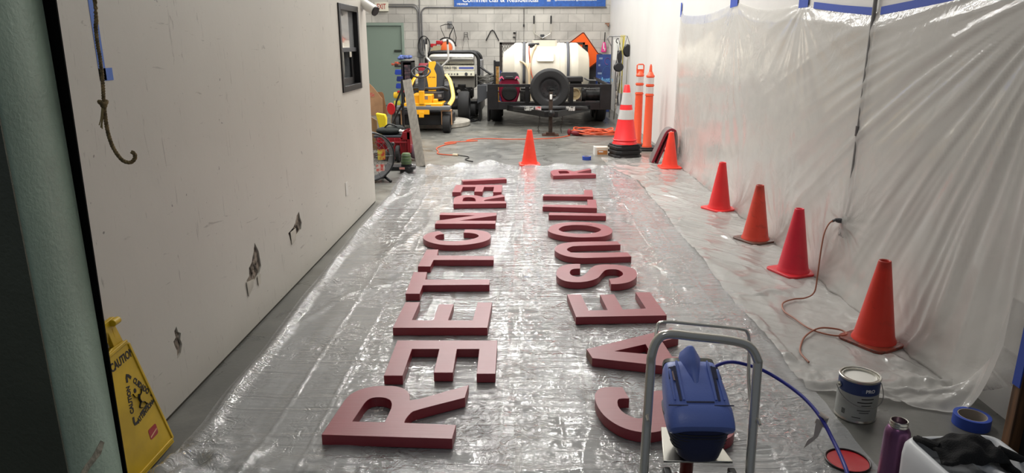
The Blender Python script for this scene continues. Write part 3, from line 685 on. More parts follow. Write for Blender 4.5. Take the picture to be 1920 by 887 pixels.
# ------------------------------------------------------------------ burgundy letters
LT = 0.046
LETTER_SHAPES = {
    'i_far_left': ([(-0.735,7.798),(-0.244,7.940),(-0.222,7.852),(-0.709,7.708)], None),
    'e_far': ([(-0.771,7.506),(-0.261,7.530),(-0.256,7.134),(-0.345,7.132),(-0.347,7.409),(-0.453,7.407),(-0.457,7.154),(-0.542,7.152),(-0.547,7.405),(-0.682,7.402),(-0.682,7.125),(-0.769,7.123)], None),
    'r_left_far': ([(-0.699,6.563),(-0.190,6.609),(-0.204,6.707),(-0.410,6.703),(-0.414,6.717),(-0.416,6.738),(-0.400,6.768),(-0.344,6.817),(-0.270,6.874),(-0.215,6.916),(-0.246,7.027),(-0.417,6.866),(-0.449,6.906),(-0.457,6.917),(-0.468,6.933),(-0.481,6.947),(-0.493,6.957),(-0.506,6.965),(-0.522,6.972),(-0.540,6.975),(-0.561,6.977),(-0.581,6.977),(-0.600,6.976),(-0.618,6.974),(-0.635,6.969),(-0.650,6.963),(-0.664,6.954),(-0.676,6.943),(-0.689,6.930),(-0.700,6.914),(-0.708,6.894),(-0.715,6.875),(-0.720,6.852),(-0.721,6.810),(-0.715,6.731),(-0.706,6.633)], [(-0.623,6.692),(-0.495,6.694),(-0.497,6.724),(-0.502,6.767),(-0.507,6.804),(-0.514,6.829),(-0.523,6.849),(-0.533,6.864),(-0.546,6.874),(-0.560,6.879),(-0.574,6.881),(-0.587,6.880),(-0.600,6.875),(-0.611,6.866),(-0.619,6.854),(-0.625,6.837),(-0.628,6.812),(-0.628,6.772),(-0.625,6.725)]),
    'n': ([(-0.783,5.804),(-0.264,5.815),(-0.263,5.919),(-0.588,5.916),(-0.266,6.111),(-0.268,6.217),(-0.780,6.210),(-0.781,6.121),(-0.455,6.117),(-0.755,5.926),(-0.780,5.912)], None),
    'c_left': ([(-0.665,5.469),(-0.674,5.466),(-0.687,5.462),(-0.698,5.455),(-0.707,5.446),(-0.715,5.434),(-0.721,5.421),(-0.725,5.407),(-0.727,5.392),(-0.727,5.376),(-0.723,5.358),(-0.716,5.339),(-0.708,5.322),(-0.700,5.308),(-0.690,5.297),(-0.678,5.286),(-0.662,5.277),(-0.644,5.270),(-0.624,5.264),(-0.605,5.260),(-0.585,5.257),(-0.564,5.258),(-0.542,5.262),(-0.520,5.270),(-0.498,5.279),(-0.478,5.290),(-0.459,5.302),(-0.441,5.315),(-0.425,5.329),(-0.409,5.344),(-0.397,5.360),(-0.388,5.379),(-0.381,5.400),(-0.380,5.420),(-0.384,5.441),(-0.393,5.460),(-0.405,5.478),(-0.420,5.491),(-0.438,5.502),(-0.456,5.510),(-0.476,5.514),(-0.496,5.515),(-0.510,5.516),(-0.508,5.615),(-0.491,5.617),(-0.467,5.618),(-0.442,5.617),(-0.419,5.610),(-0.395,5.601),(-0.373,5.589),(-0.352,5.575),(-0.333,5.558),(-0.316,5.538),(-0.303,5.513),(-0.293,5.485),(-0.286,5.455),(-0.282,5.425),(-0.282,5.394),(-0.283,5.366),(-0.286,5.343),(-0.290,5.323),(-0.299,5.302),(-0.312,5.278),(-0.330,5.254),(-0.350,5.231),(-0.374,5.211),(-0.402,5.192),(-0.430,5.177),(-0.459,5.164),(-0.489,5.155),(-0.520,5.149),(-0.551,5.147),(-0.583,5.147),(-0.612,5.150),(-0.637,5.156),(-0.659,5.163),(-0.681,5.174),(-0.706,5.190),(-0.730,5.210),(-0.752,5.231),(-0.770,5.253),(-0.787,5.276),(-0.800,5.300),(-0.810,5.323),(-0.818,5.346),(-0.823,5.371),(-0.824,5.398),(-0.823,5.426),(-0.817,5.452),(-0.807,5.477),(-0.794,5.500),(-0.778,5.520),(-0.756,5.538),(-0.733,5.554),(-0.716,5.564)], None),
    't_far': ([(-0.751,4.615),(-0.662,4.616),(-0.660,4.766),(-0.230,4.775),(-0.233,4.871),(-0.648,4.878),(-0.658,5.033),(-0.747,5.025)], None),
    't_near': ([(-0.745,4.065),(-0.656,4.067),(-0.658,4.224),(-0.233,4.243),(-0.237,4.349),(-0.659,4.338),(-0.669,4.493),(-0.760,4.491)], None),
    'e_third': ([(-0.724,3.528),(-0.207,3.539),(-0.200,3.926),(-0.286,3.925),(-0.295,3.645),(-0.433,3.642),(-0.427,3.893),(-0.514,3.891),(-0.518,3.640),(-0.636,3.642),(-0.633,3.923),(-0.720,3.921)], None),
    'e_second': ([(-0.669,3.362),(-0.146,3.372),(-0.140,2.990),(-0.228,2.988),(-0.234,3.264),(-0.347,3.261),(-0.341,2.998),(-0.431,2.996),(-0.437,3.260),(-0.575,3.257),(-0.572,2.962),(-0.660,2.960)], None),
    'r_near': ([(-0.807,2.446),(-0.285,2.427),(-0.280,2.531),(-0.493,2.543),(-0.493,2.550),(-0.493,2.560),(-0.492,2.572),(-0.489,2.586),(-0.485,2.603),(-0.480,2.619),(-0.476,2.628),(-0.471,2.636),(-0.448,2.652),(-0.391,2.686),(-0.316,2.728),(-0.263,2.759),(-0.256,2.877),(-0.465,2.742),(-0.501,2.731),(-0.504,2.748),(-0.508,2.772),(-0.514,2.793),(-0.522,2.809),(-0.532,2.823),(-0.544,2.835),(-0.557,2.845),(-0.571,2.852),(-0.587,2.858),(-0.604,2.861),(-0.622,2.861),(-0.640,2.861),(-0.657,2.860),(-0.674,2.857),(-0.691,2.853),(-0.707,2.846),(-0.723,2.837),(-0.737,2.826),(-0.751,2.813),(-0.762,2.798),(-0.772,2.781),(-0.779,2.760),(-0.783,2.738),(-0.786,2.723)], [(-0.709,2.550),(-0.575,2.547),(-0.573,2.578),(-0.571,2.622),(-0.570,2.659),(-0.572,2.682),(-0.575,2.700),(-0.580,2.714),(-0.586,2.727),(-0.595,2.737),(-0.604,2.744),(-0.615,2.750),(-0.627,2.753),(-0.638,2.754),(-0.649,2.754),(-0.660,2.752),(-0.669,2.748),(-0.676,2.742),(-0.681,2.735),(-0.686,2.725),(-0.689,2.715),(-0.692,2.702),(-0.695,2.681),(-0.699,2.639),(-0.705,2.587)]),
    'r_right': ([(0.316,8.078),(0.826,8.165),(0.810,8.243),(0.602,8.260),(0.609,8.277),(0.620,8.302),(0.643,8.336),(0.693,8.390),(0.755,8.453),(0.799,8.498),(0.782,8.582),(0.574,8.371),(0.545,8.424),(0.533,8.441),(0.514,8.464),(0.492,8.483),(0.467,8.493),(0.439,8.499),(0.412,8.500),(0.388,8.495),(0.366,8.485),(0.346,8.471),(0.328,8.451),(0.313,8.426),(0.301,8.397),(0.295,8.366),(0.293,8.330),(0.295,8.285),(0.300,8.215),(0.309,8.135)], [(0.399,8.212),(0.514,8.237),(0.514,8.263),(0.514,8.300),(0.512,8.334),(0.507,8.361),(0.500,8.384),(0.488,8.401),(0.468,8.406),(0.444,8.404),(0.423,8.399),(0.408,8.395),(0.396,8.388),(0.388,8.367),(0.389,8.319),(0.395,8.257)]),
    'l_far': ([(0.171,6.947),(0.678,6.933),(0.699,7.268),(0.611,7.266),(0.595,7.033),(0.183,7.028)], None),
    'l_near': ([(0.157,6.473),(0.667,6.421),(0.693,6.788),(0.607,6.792),(0.591,6.552),(0.169,6.563)], None),
    'i_right': ([(0.205,6.137),(0.720,6.115),(0.725,6.216),(0.213,6.239)], None),
    'o': ([(0.185,5.634),(0.192,5.671),(0.202,5.714),(0.216,5.754),(0.234,5.786),(0.255,5.814),(0.281,5.838),(0.310,5.856),(0.343,5.870),(0.376,5.880),(0.410,5.888),(0.444,5.892),(0.479,5.892),(0.515,5.887),(0.551,5.877),(0.585,5.863),(0.617,5.844),(0.647,5.821),(0.671,5.793),(0.690,5.761),(0.704,5.725),(0.713,5.689),(0.718,5.655),(0.718,5.621),(0.715,5.587),(0.708,5.553),(0.697,5.519),(0.682,5.488),(0.662,5.461),(0.638,5.437),(0.609,5.418),(0.577,5.406),(0.542,5.399),(0.506,5.395),(0.472,5.392),(0.439,5.392),(0.406,5.395),(0.372,5.403),(0.338,5.415),(0.306,5.431),(0.275,5.454),(0.246,5.480),(0.222,5.507),(0.206,5.531),(0.195,5.554),(0.187,5.576),(0.183,5.594),(0.182,5.611)], [(0.276,5.651),(0.284,5.678),(0.297,5.708),(0.314,5.734),(0.337,5.755),(0.365,5.771),(0.393,5.782),(0.421,5.787),(0.449,5.788),(0.478,5.783),(0.509,5.773),(0.540,5.757),(0.566,5.740),(0.587,5.720),(0.602,5.699),(0.614,5.678),(0.622,5.660),(0.625,5.642),(0.623,5.623),(0.613,5.599),(0.598,5.573),(0.579,5.550),(0.556,5.534),(0.529,5.521),(0.502,5.512),(0.473,5.506),(0.443,5.503),(0.413,5.505),(0.382,5.514),(0.352,5.527),(0.327,5.542),(0.308,5.558),(0.295,5.575),(0.285,5.593),(0.278,5.611),(0.274,5.629)]),
    'u': ([(0.715,5.283),(0.731,5.188),(0.638,5.177),(0.509,5.162),(0.409,5.149),(0.368,5.141),(0.355,5.134),(0.346,5.123),(0.330,5.104),(0.318,5.081),(0.311,5.057),(0.311,5.034),(0.317,5.010),(0.328,4.992),(0.331,4.979),(0.340,4.971),(0.383,4.967),(0.497,4.970),(0.647,4.978),(0.755,4.984),(0.769,4.878),(0.693,4.868),(0.588,4.854),(0.498,4.844),(0.445,4.838),(0.408,4.837),(0.374,4.841),(0.339,4.853),(0.307,4.871),(0.279,4.895),(0.256,4.926),(0.237,4.962),(0.224,4.996),(0.217,5.025),(0.216,5.052),(0.218,5.079),(0.223,5.108),(0.232,5.138),(0.244,5.165),(0.259,5.189),(0.278,5.211),(0.303,5.229),(0.330,5.243),(0.364,5.255),(0.418,5.264),(0.514,5.273),(0.631,5.279)], None),
    's_far': ([(0.383,4.696),(0.360,4.695),(0.329,4.693),(0.300,4.686),(0.279,4.674),(0.262,4.658),(0.247,4.638),(0.234,4.614),(0.224,4.587),(0.216,4.557),(0.210,4.523),(0.207,4.485),(0.206,4.451),(0.209,4.423),(0.215,4.399),(0.223,4.377),(0.234,4.357),(0.247,4.338),(0.262,4.324),(0.280,4.314),(0.299,4.307),(0.319,4.304),(0.339,4.303),(0.359,4.306),(0.378,4.312),(0.398,4.320),(0.416,4.332),(0.434,4.345),(0.451,4.361),(0.467,4.379),(0.481,4.401),(0.493,4.428),(0.503,4.457),(0.513,4.486),(0.524,4.513),(0.534,4.538),(0.546,4.558),(0.558,4.570),(0.571,4.576),(0.585,4.579),(0.599,4.580),(0.614,4.578),(0.627,4.572),(0.638,4.560),(0.646,4.544),(0.652,4.527),(0.656,4.509),(0.656,4.489),(0.654,4.470),(0.647,4.452),(0.637,4.434),(0.626,4.419),(0.614,4.406),(0.600,4.396),(0.587,4.388),(0.573,4.382),(0.559,4.378),(0.549,4.375),(0.551,4.272),(0.566,4.272),(0.587,4.273),(0.608,4.278),(0.629,4.287),(0.651,4.299),(0.671,4.314),(0.689,4.333),(0.705,4.355),(0.719,4.378),(0.730,4.404),(0.740,4.433),(0.746,4.462),(0.751,4.494),(0.753,4.528),(0.752,4.558),(0.745,4.584),(0.735,4.607),(0.721,4.627),(0.703,4.646),(0.681,4.661),(0.659,4.673),(0.638,4.680),(0.618,4.684),(0.597,4.686),(0.576,4.688),(0.554,4.688),(0.534,4.685),(0.515,4.678),(0.497,4.668),(0.480,4.653),(0.467,4.633),(0.454,4.608),(0.443,4.582),(0.432,4.553),(0.422,4.522),(0.411,4.493),(0.399,4.469),(0.388,4.447),(0.376,4.430),(0.363,4.420),(0.351,4.415),(0.339,4.416),(0.326,4.424),(0.314,4.438),(0.305,4.453),(0.300,4.471),(0.298,4.490),(0.299,4.510),(0.303,4.531),(0.310,4.553),(0.318,4.569),(0.326,4.578),(0.335,4.583),(0.344,4.586),(0.355,4.588),(0.367,4.589),(0.375,4.590)], None),
    'e_right': ([(0.287,3.704),(0.807,3.739),(0.776,4.127),(0.685,4.121),(0.706,3.846),(0.568,3.826),(0.548,4.083),(0.460,4.072),(0.478,3.816),(0.368,3.810),(0.342,4.079),(0.257,4.074)], None),
    'a': ([(0.331,3.169),(0.311,3.276),(0.797,3.554),(0.810,3.431),(0.714,3.378),(0.729,3.196),(0.846,3.164),(0.849,3.046)], [(0.451,3.253),(0.621,3.342),(0.632,3.217)]),
    's_near': ([(0.440,2.869),(0.418,2.870),(0.387,2.872),(0.360,2.868),(0.342,2.859),(0.329,2.845),(0.319,2.827),(0.311,2.805),(0.307,2.780),(0.306,2.751),(0.308,2.718),(0.313,2.682),(0.321,2.649),(0.330,2.621),(0.341,2.597),(0.354,2.574),(0.369,2.553),(0.386,2.534),(0.405,2.518),(0.425,2.506),(0.446,2.497),(0.466,2.492),(0.486,2.489),(0.505,2.490),(0.523,2.494),(0.540,2.500),(0.556,2.509),(0.570,2.520),(0.583,2.534),(0.595,2.550),(0.604,2.569),(0.610,2.594),(0.613,2.622),(0.617,2.649),(0.621,2.674),(0.626,2.698),(0.632,2.716),(0.642,2.726),(0.654,2.731),(0.667,2.732),(0.681,2.731),(0.696,2.728),(0.710,2.721),(0.723,2.708),(0.735,2.692),(0.745,2.674),(0.753,2.656),(0.758,2.636),(0.760,2.618),(0.757,2.601),(0.752,2.585),(0.744,2.571),(0.735,2.560),(0.723,2.552),(0.712,2.546),(0.699,2.541),(0.687,2.538),(0.678,2.536),(0.703,2.435),(0.718,2.434),(0.738,2.433),(0.758,2.435),(0.777,2.442),(0.796,2.451),(0.813,2.464),(0.826,2.480),(0.837,2.500),(0.845,2.521),(0.850,2.546),(0.853,2.572),(0.853,2.600),(0.850,2.631),(0.845,2.664),(0.836,2.694),(0.824,2.720),(0.809,2.743),(0.791,2.765),(0.768,2.785),(0.743,2.802),(0.718,2.816),(0.696,2.826),(0.675,2.831),(0.654,2.836),(0.633,2.840),(0.612,2.842),(0.592,2.841),(0.575,2.837),(0.559,2.829),(0.546,2.816),(0.537,2.798),(0.531,2.775),(0.525,2.751),(0.521,2.723),(0.518,2.694),(0.514,2.668),(0.508,2.645),(0.501,2.624),(0.493,2.610),(0.483,2.601),(0.472,2.598),(0.460,2.600),(0.446,2.609),(0.430,2.624),(0.418,2.640),(0.409,2.657),(0.403,2.677),(0.399,2.696),(0.399,2.716),(0.401,2.737),(0.405,2.752),(0.410,2.760),(0.418,2.763),(0.426,2.765),(0.437,2.766),(0.448,2.766),(0.456,2.766)], None),
}

LETTER_LABELS = {
 'r_near': ('letter_r', 'largest-looking burgundy letter R, nearest of the left row'),
 'e_second': ('letter_e', 'burgundy letter E directly behind the nearest R, its arms pointing at the camera'),
 'e_third': ('letter_e', 'burgundy letter E in the left row, arms pointing away, in front of a T'),
 't_near': ('letter_t', 'nearer of the two burgundy letter Ts, touching the E in front of it'),
 't_far': ('letter_t', 'farther of the two burgundy letter Ts, touching the letter C'),
 'c_left': ('letter_c', 'burgundy letter C in the middle of the left row, between T and N'),
 'n': ('letter_n', 'burgundy letter N in the left row, right behind the C'),
 'r_left_far': ('letter_r', 'burgundy letter R in the left row behind the N, touching the last E'),
 'e_far': ('letter_e', 'farthest burgundy letter E of the left row, behind an R'),
 'i_far_left': ('letter_i', 'slanted burgundy letter I, the farthest letter of the left row'),
 's_near': ('letter_s', 'burgundy letter S nearest the camera, partly behind the blue sprayer'),
 'a': ('letter_a', 'burgundy letter A with a pale chipped tip, behind the sprayer handle'),
 'e_right': ('letter_e', 'burgundy letter E of the right row, behind the letter A'),
 's_far': ('letter_s', 'burgundy letter S with pale smudges, between E and U in the right row'),
 'u': ('letter_u', 'burgundy letter U lying on its side in the right row'),
 'o': ('letter_o', 'burgundy letter O in the right row'),
 'i_right': ('letter_i', 'straight burgundy letter I in the right row, just behind the O'),
 'l_near': ('letter_l', 'nearer burgundy letter L, between the I and the other L'),
 'l_far': ('letter_l', 'farther burgundy letter L, apart in front of the last R'),
 'r_right': ('letter_r', 'small-looking burgundy letter R alone at the far end of the right row'),
}
for key, (outer, hole) in LETTER_SHAPES.items():
    nm, lab = LETTER_LABELS[key]
    cx = sum(p[0] for p in outer)/len(outer); cy = sum(p[1] for p in outer)/len(outer)
    g = G().prism([(x-cx, y-cy) for x, y in outer], 0, LT, [[(x-cx, y-cy) for x, y in hole]] if hole else None)
    o = link(nm, g, BURG, bevel=0.0012, bseg=1, smooth=32)
    o.location = (cx, cy, 0.0045)
    tag(o, lab, 'letter', 'burgundy sign letters drying on the plastic')
    if key == 'a':
        link('chipped_end', G().prism([(-0.0005, 0), (0.0, 0), (0.0, LT-0.006), (-0.0005, LT-0.004)], 0, 0.098, None, frame((outer[0][0]-cx-0.0005, outer[0][1]-cy, 0.003), (-0.25,-0.1,0), (0,0,1))) if False else
             G().prism([(outer[0][0]-cx-0.001, outer[0][1]-cy+0.004), (outer[1][0]-cx-0.001, outer[1][1]-cy-0.004), (outer[1][0]-cx+0.003, outer[1][1]-cy-0.004), (outer[0][0]-cx+0.003, outer[0][1]-cy+0.004)], 0.006, LT-0.006), mat('bare_pvc', (150, 120, 104), 0.7, var=0.15), o, smooth=None, label='pale unpainted end')

# ------------------------------------------------------------------ traffic cones
def cone(x, y, rz, label, body_m, base_m, s=1.0, half=0.135, grp='small orange traffic cones'):
    t = thing('traffic_cone', label, 'cone', (x, y, 0.006), rz, grp)
    bg = G().prism(rrect(2*half, 2*half, half*0.34, 4), 0, 0.016)
    link('cone_base', bg, base_m, t, bevel=0.004)
    prof = [(0.111, 0.016), (0.108, 0.026), (0.102, 0.036), (0.0985, 0.05), (0.032, 0.445), (0.031, 0.452), (0.029, 0.455), (0.025, 0.455), (0.022, 0.45), (0.022, 0.30)]
    link('cone_body', G().lathe([(r*s, z*s) for r, z in prof], 40), body_m, t, smooth=60)
    link('tip_hole', G().lathe([(0.0215, 0.30), (0.0, 0.299)], 24), BLK, t)
    return t
CR_BRIGHT = make_cone_rubber('cone_bright', (250, 66, 44), amount=0.0)
CR_RED = make_cone_rubber('cone_red', (238, 46, 48), amount=0.12)
CR_PINK = make_cone_rubber('cone_pinkred', (226, 40, 62), amount=0.22)
CR_OR = make_cone_rubber('cone_worn', (224, 70, 50), amount=0.35, zdirt=0.36)
CR_DIRT = make_cone_rubber('cone_dirty', (222, 52, 34), amount=0.25, zdirt=0.40)
CB_DIRT = make_cone_rubber('cone_base_dirty', (150, 62, 44), (62, 42, 34), amount=0.9)
CB_WORN = make_cone_rubber('cone_base_worn', (110, 70, 56), (66, 50, 42), amount=0.9)
CB_RED = make_cone_rubber('cone_base_red', (214, 44, 54), (120, 40, 34), amount=0.5)
cone(0.042, 9.11, 4, 'bright orange cone standing alone at the far hem of the plastic', CR_BRIGHT, CR_BRIGHT)
cone(1.84, 8.93, 3, 'bright orange cone in front of the folded mat by the wall', CR_BRIGHT, CR_BRIGHT)
cone(1.86, 6.60, 30, 'clean red cone on the plastic, second cone along the right wall', CR_RED, CR_RED)
cone(1.86, 5.50, 28, 'faded orange cone with a brown base and stained tip', CR_OR, CB_WORN)
cone(1.865, 4.68, 22, 'pinkish red cone with the cord running past its base', CR_PINK, CB_RED)
cone(1.865, 3.50, 30, 'dirty red cone nearest the camera, next to the paint can', CR_DIRT, CB_DIRT)

# orange extension cord from the wall plug
def cord(name, pts, r, m, label, cat='cord', sm=6, parts=None):
    return tag(link(name, G().tube(pts, r, 8, smoothn=sm), m), label, cat)
C1 = [(1.985,4.33,0.465),(1.95,4.31,0.475),(1.90,4.28,0.46),(1.86,4.24,0.41),(1.835,4.20,0.33),(1.82,4.17,0.24),(1.81,4.15,0.15),(1.79,4.12,0.06),(1.74,4.12,0.022),(1.66,4.10,0.020),(1.57,4.03,0.020),(1.53,3.90,0.020),(1.55,3.78,0.020),(1.57,3.66,0.020),(1.61,3.58,0.022),(1.68,3.535,0.022),(1.745,3.555,0.022),(1.74,3.61,0.024),(1.66,3.635,0.026),(1.59,3.60,0.028),(1.51,3.52,0.024),(1.455,3.43,0.020),(1.41,3.32,0.020),(1.41,3.21,0.020)]
ec = thing('extension_cord', 'brownish orange cord plugged in at the right wall, looping beside the nearest cone', 'cord')
link('cable', G().tube(C1, 0.0048, 8, smoothn=6), mat('worn_orange_cord', (150, 92, 70), 0.5), ec)
link('plug', G().tube([(2.0,4.335,0.463), (1.975,4.325,0.467), (1.95,4.31,0.475)], [0.016, 0.016, 0.010], 10).tube([(1.95,4.31,0.475), (1.925,4.295,0.47)], 0.008, 8), DGREY, ec)

# ------------------------------------------------------------------ blue airless sprayer on its chrome cart
sp = thing('paint_sprayer', 'blue electric paint sprayer on a chrome cart in front of the letters', 'paint sprayer', (0.57, 2.12, 0))
def L3(x, y, z): return (x-0.57, y-2.12, z)
hy = 2.08
hb = [L3(0.375,1.93,0.03), L3(0.385,1.98,0.20), L3(0.405,hy-0.01,0.52), L3(0.408,hy,0.575), L3(0.425,hy+0.01,0.625), L3(0.46,hy+0.015,0.645), L3(0.55,hy+0.015,0.637), L3(0.66,hy+0.015,0.625), L3(0.72,hy+0.01,0.608), L3(0.748,hy,0.565), L3(0.748,hy-0.01,0.52), L3(0.725,1.98,0.20), L3(0.715,1.93,0.03)]
link('cart_handle', G().tube(hb, 0.0150, 18, smoothn=5), CHROME, sp, label='thick chrome tube handle')
rod = [L3(0.415,hy+0.02,0.50), L3(0.435,hy+0.09,0.575), L3(0.447,hy+0.13,0.618), L3(0.470,hy+0.14,0.636), L3(0.60,hy+0.14,0.626), L3(0.725,hy+0.14,0.613), L3(0.755,hy+0.14,0.600), L3(0.762,hy+0.13,0.56), L3(0.757,hy+0.09,0.46), L3(0.752,hy+0.04,0.40), L3(0.742,hy+0.0,0.38)]
link('hose_rack_rod', G().tube(rod, 0.0055, 10, smoothn=4), CHROME, sp, label='thin chrome rod behind the handle')
for p in ((0.388, 2.025, 0.395), (0.742, 2.025, 0.385)):
    link('bolt', G().cyl(L3(p[0]+0.006, p[1]-0.008, p[2]), L3(p[0]+0.006, p[1]-0.028, p[2]-0.006), 0.007, 6, 0.005), CHROME, sp)
BLU = mat('sprayer_blue', (104, 126, 200), 0.38, bump=0.06, bscale=160); BLU_SHADE = mat('sprayer_shaded_blue', (30, 38, 74), 0.5)  # darker copy carries the shade of the unlit vented face, recesses and grooves
def sect(y, z, w, d, n=24, ex=2.6, yc=0):
    o = []
    for i in range(n):
        a = 2*pi*i/n; c_, s_ = cos(a), sin(a)
        o.append((math.copysign(abs(c_)**(2/ex), c_)*w, yc+math.copysign(abs(s_)**(2/ex), s_)*d))
    return o
def loft(levels, n=32):
    """levels: (z, x centre, y centre, half width, half depth, exponent)"""
    g = G(); vs = []; fs = []
    for (z, xc, yc, w, d, ex) in levels:
        for i in range(n):
            a = 2*pi*i/n; c_, s_ = cos(a), sin(a)
            vs.append((xc+math.copysign(abs(c_)**(2/ex), c_)*w, yc+math.copysign(abs(s_)**(2/ex), s_)*d, z))
    k = len(levels)
    for i in range(k-1):
        for j in range(n): fs.append((i*n+j, i*n+(j+1) % n, (i+1)*n+(j+1) % n, (i+1)*n+j))
    fs.append(tuple(range(n-1, -1, -1))); fs.append(tuple((k-1)*n+j for j in range(n)))
    return g.add(vs, fs)
# shroud leans back: sloping top face, upright vented face towards the camera
cxs = 0.568-0.57
SM = T(cxs, 0, 0)
def shroud(z0, z1, tweak=0.0):
    pass
low = loft([(0.235, cxs+0.003, -0.045, 0.060, 0.070, 3), (0.245, cxs+0.003, -0.045, 0.070, 0.080, 3), (0.29, cxs, -0.035, 0.088, 0.095, 3.4), (0.345, cxs, -0.025, 0.102, 0.105, 3.6), (0.366, cxs-0.001, -0.02, 0.1045, 0.108, 3.6)])
link('vented_skirt', low, BLU_SHADE, sp, smooth=50, label='vented lower cover, its blue darkened for shade')
# main cover: cross sections perpendicular to the slope, from the near lip up to the top
def cover(levels, n=36):
    g = G(); vs = []; fs = []
    for (yc, zc, w, hgt, tilt, ex) in levels:
        ct, st = cos(tilt), sin(tilt)
        for i in range(n):
            a = 2*pi*i/n; c_, s_ = cos(a), sin(a)
            px = math.copysign(abs(c_)**(2/ex), c_)*w; q = math.copysign(abs(s_)**(2/ex), s_)*hgt
            vs.append((cxs+px, yc+q*ct*-1*0+q*(-st), zc+q*ct))
    k = len(levels)
    for i in range(k-1):
        for j in range(n): fs.append((i*n+j, i*n+(j+1) % n, (i+1)*n+(j+1) % n, (i+1)*n+j))
    fs.append(tuple(range(n-1, -1, -1))); fs.append(tuple((k-1)*n+j for j in range(n)))
    return g.add(vs, fs)
tl = radians(38)
main = cover([(-0.125, 0.352, 0.098, 0.014, tl, 3.2), (-0.118, 0.352, 0.104, 0.034, tl, 3.6), (-0.095, 0.356, 0.1065, 0.052, tl, 4), (-0.06, 0.372, 0.1065, 0.060, tl, 4.4), (-0.045, 0.378, 0.1055, 0.061, tl, 4.6)])
link('rear_cover', main, BLU, sp, smooth=50)
up_ = cover([(-0.048, 0.376, 0.1035, 0.057, tl, 4.6), (-0.040, 0.381, 0.1035, 0.058, tl, 4.6), (0.0, 0.400, 0.1015, 0.060, tl, 4.8), (0.05, 0.424, 0.097, 0.058, tl, 4.8), (0.095, 0.447, 0.091, 0.052, tl, 4.6), (0.118, 0.460, 0.086, 0.044, tl, 4.2), (0.124, 0.463, 0.078, 0.034, tl, 3.6)])
cov = link('front_cover', up_, BLU, sp, smooth=50)
def slope_z(y): return 0.400+(y)*0.485   # centre line
def on_top(x, y, h=0.0):   # a point h above the sloping face
    return (cxs+x-0.0, y-0.0-(0.059+h)*sin(tl), slope_z(y)+(0.059+h)*cos(tl))
# tapering central spine
g = G(); vs = []; fs = []
for (y, w, h) in ((0.02, 0.006, -0.004), (0.06, 0.014, 0.008), (0.10, 0.020, 0.016), (0.135, 0.022, 0.026), (0.158, 0.017, 0.030), (0.165, 0.012, 0.022)):
    for (a, b) in ((-1.6, -0.02), (-0.7, 0.7), (-0.35, 1.0), (0.35, 1.0), (0.7, 0.7), (1.6, -0.02)):
        vs.append(on_top(a*w*1.1, y, h*b if b > 0 else -0.02))
n_ = 6
for i in range(5):
    for j in range(n_): fs.append((i*n_+j, (i+1)*n_+j, (i+1)*n_+(j+1) % n_, i*n_+(j+1) % n_))
fs.append(tuple(range(n_))); fs.append(tuple(reversed(range(5*n_, 6*n_))))
link('spine', G().add(vs, fs), BLU, sp, bevel=0.002, smooth=50, label='tapering blue ridge on top of the cover')
# side steps and ribs
for s in (-1, 1):
    pts = [on_top(s*0.052, y, 0.001) for y in (-0.03, 0.03, 0.09, 0.115)]
    link('rib', G().tube(pts, [0.004, 0.0065, 0.0065, 0.003], 8, smoothn=3), BLU, sp)
    pts = [on_top(s*0.080, y, -0.002) for y in (-0.028, 0.03, 0.075, 0.085)]
    link('rib', G().tube(pts, [0.003, 0.006, 0.006, 0.003], 8, smoothn=3), BLU, sp)
    gg = G().prism([(0.066, -0.035), (0.070, 0.10), (0.062, 0.108), (0.058, 0.10), (0.058, -0.035)] if s > 0 else [(-0.066, -0.035), (-0.070, 0.10), (-0.062, 0.108), (-0.058, 0.10), (-0.058, -0.035)], 0, 0.0012, None, frame(on_top(-0.0, 0.0, 0.0), (1,0,0), (0, cos(radians(25.9)), sin(radians(25.9)))))
    link('groove', gg, BLU_SHADE, sp, smooth=None)
for s in (-1, 1):
    link('grip_recess_shade', G().prism([(s*0.058, 0.055), (s*0.088, 0.050), (s*0.083, 0.100), (s*0.058, 0.105)], 0, 0.0014, None, frame(on_top(0.0, 0.0, 0.0), (1,0,0), (0, cos(radians(25.9)), sin(radians(25.9))))), BLU_SHADE, sp, smooth=None)  # flat dark patches paint the shade inside the grip recesses
gg = G().box(-0.045, 0.045, -0.003, 0.003, 0, 0.0016, frame(on_top(0, -0.036, 0.0), (1,0,0), (0,0.9,0.44))).box(-0.105, -0.042, -0.002, 0.002, 0, 0.0016, frame(on_top(0, -0.048, 0.0), (1,0,0), (0,0.9,0.44))).box(0.042, 0.105, -0.002, 0.002, 0, 0.0016, frame(on_top(0, -0.048, 0.0), (1,0,0), (0,0.9,0.44)))
link('seam', gg, BLU_SHADE, sp, smooth=None)
for k in range(6):
    z = 0.342-k*0.0115
    w = 0.098-0.0022*k
    link('vent_slot', G().tube([(cxs-w*0.99, -0.06, z+0.001), (cxs-w*0.93, -0.100-0.001*k*0, z), (cxs-w*0.6, -0.127+0.0015*k, z-0.0005), (cxs, -0.1315+0.0022*k, z-0.001), (cxs+w*0.6, -0.127+0.0015*k, z-0.0005), (cxs+w*0.93, -0.100, z)], 0.0022, 6, smoothn=3), BLK, sp)
link('top_edge_band', cover([(0.120, 0.462, 0.088, 0.040, tl, 4), (0.134, 0.470, 0.086, 0.036, tl, 4)]), mat('gunmetal', (96, 98, 92), 0.35, 0.7), sp, smooth=50)
link('maker_decal', G().prism([(-0.074, 0.045), (-0.068, 0.045), (-0.070, 0.085), (-0.075, 0.080)], 0, 0.0008, None, frame(on_top(-0.0, 0.0, 0.002), (1,0,0), (0, 0.9, 0.436))), mat('decal_grey', (150, 130, 130), 0.4), sp, smooth=None)
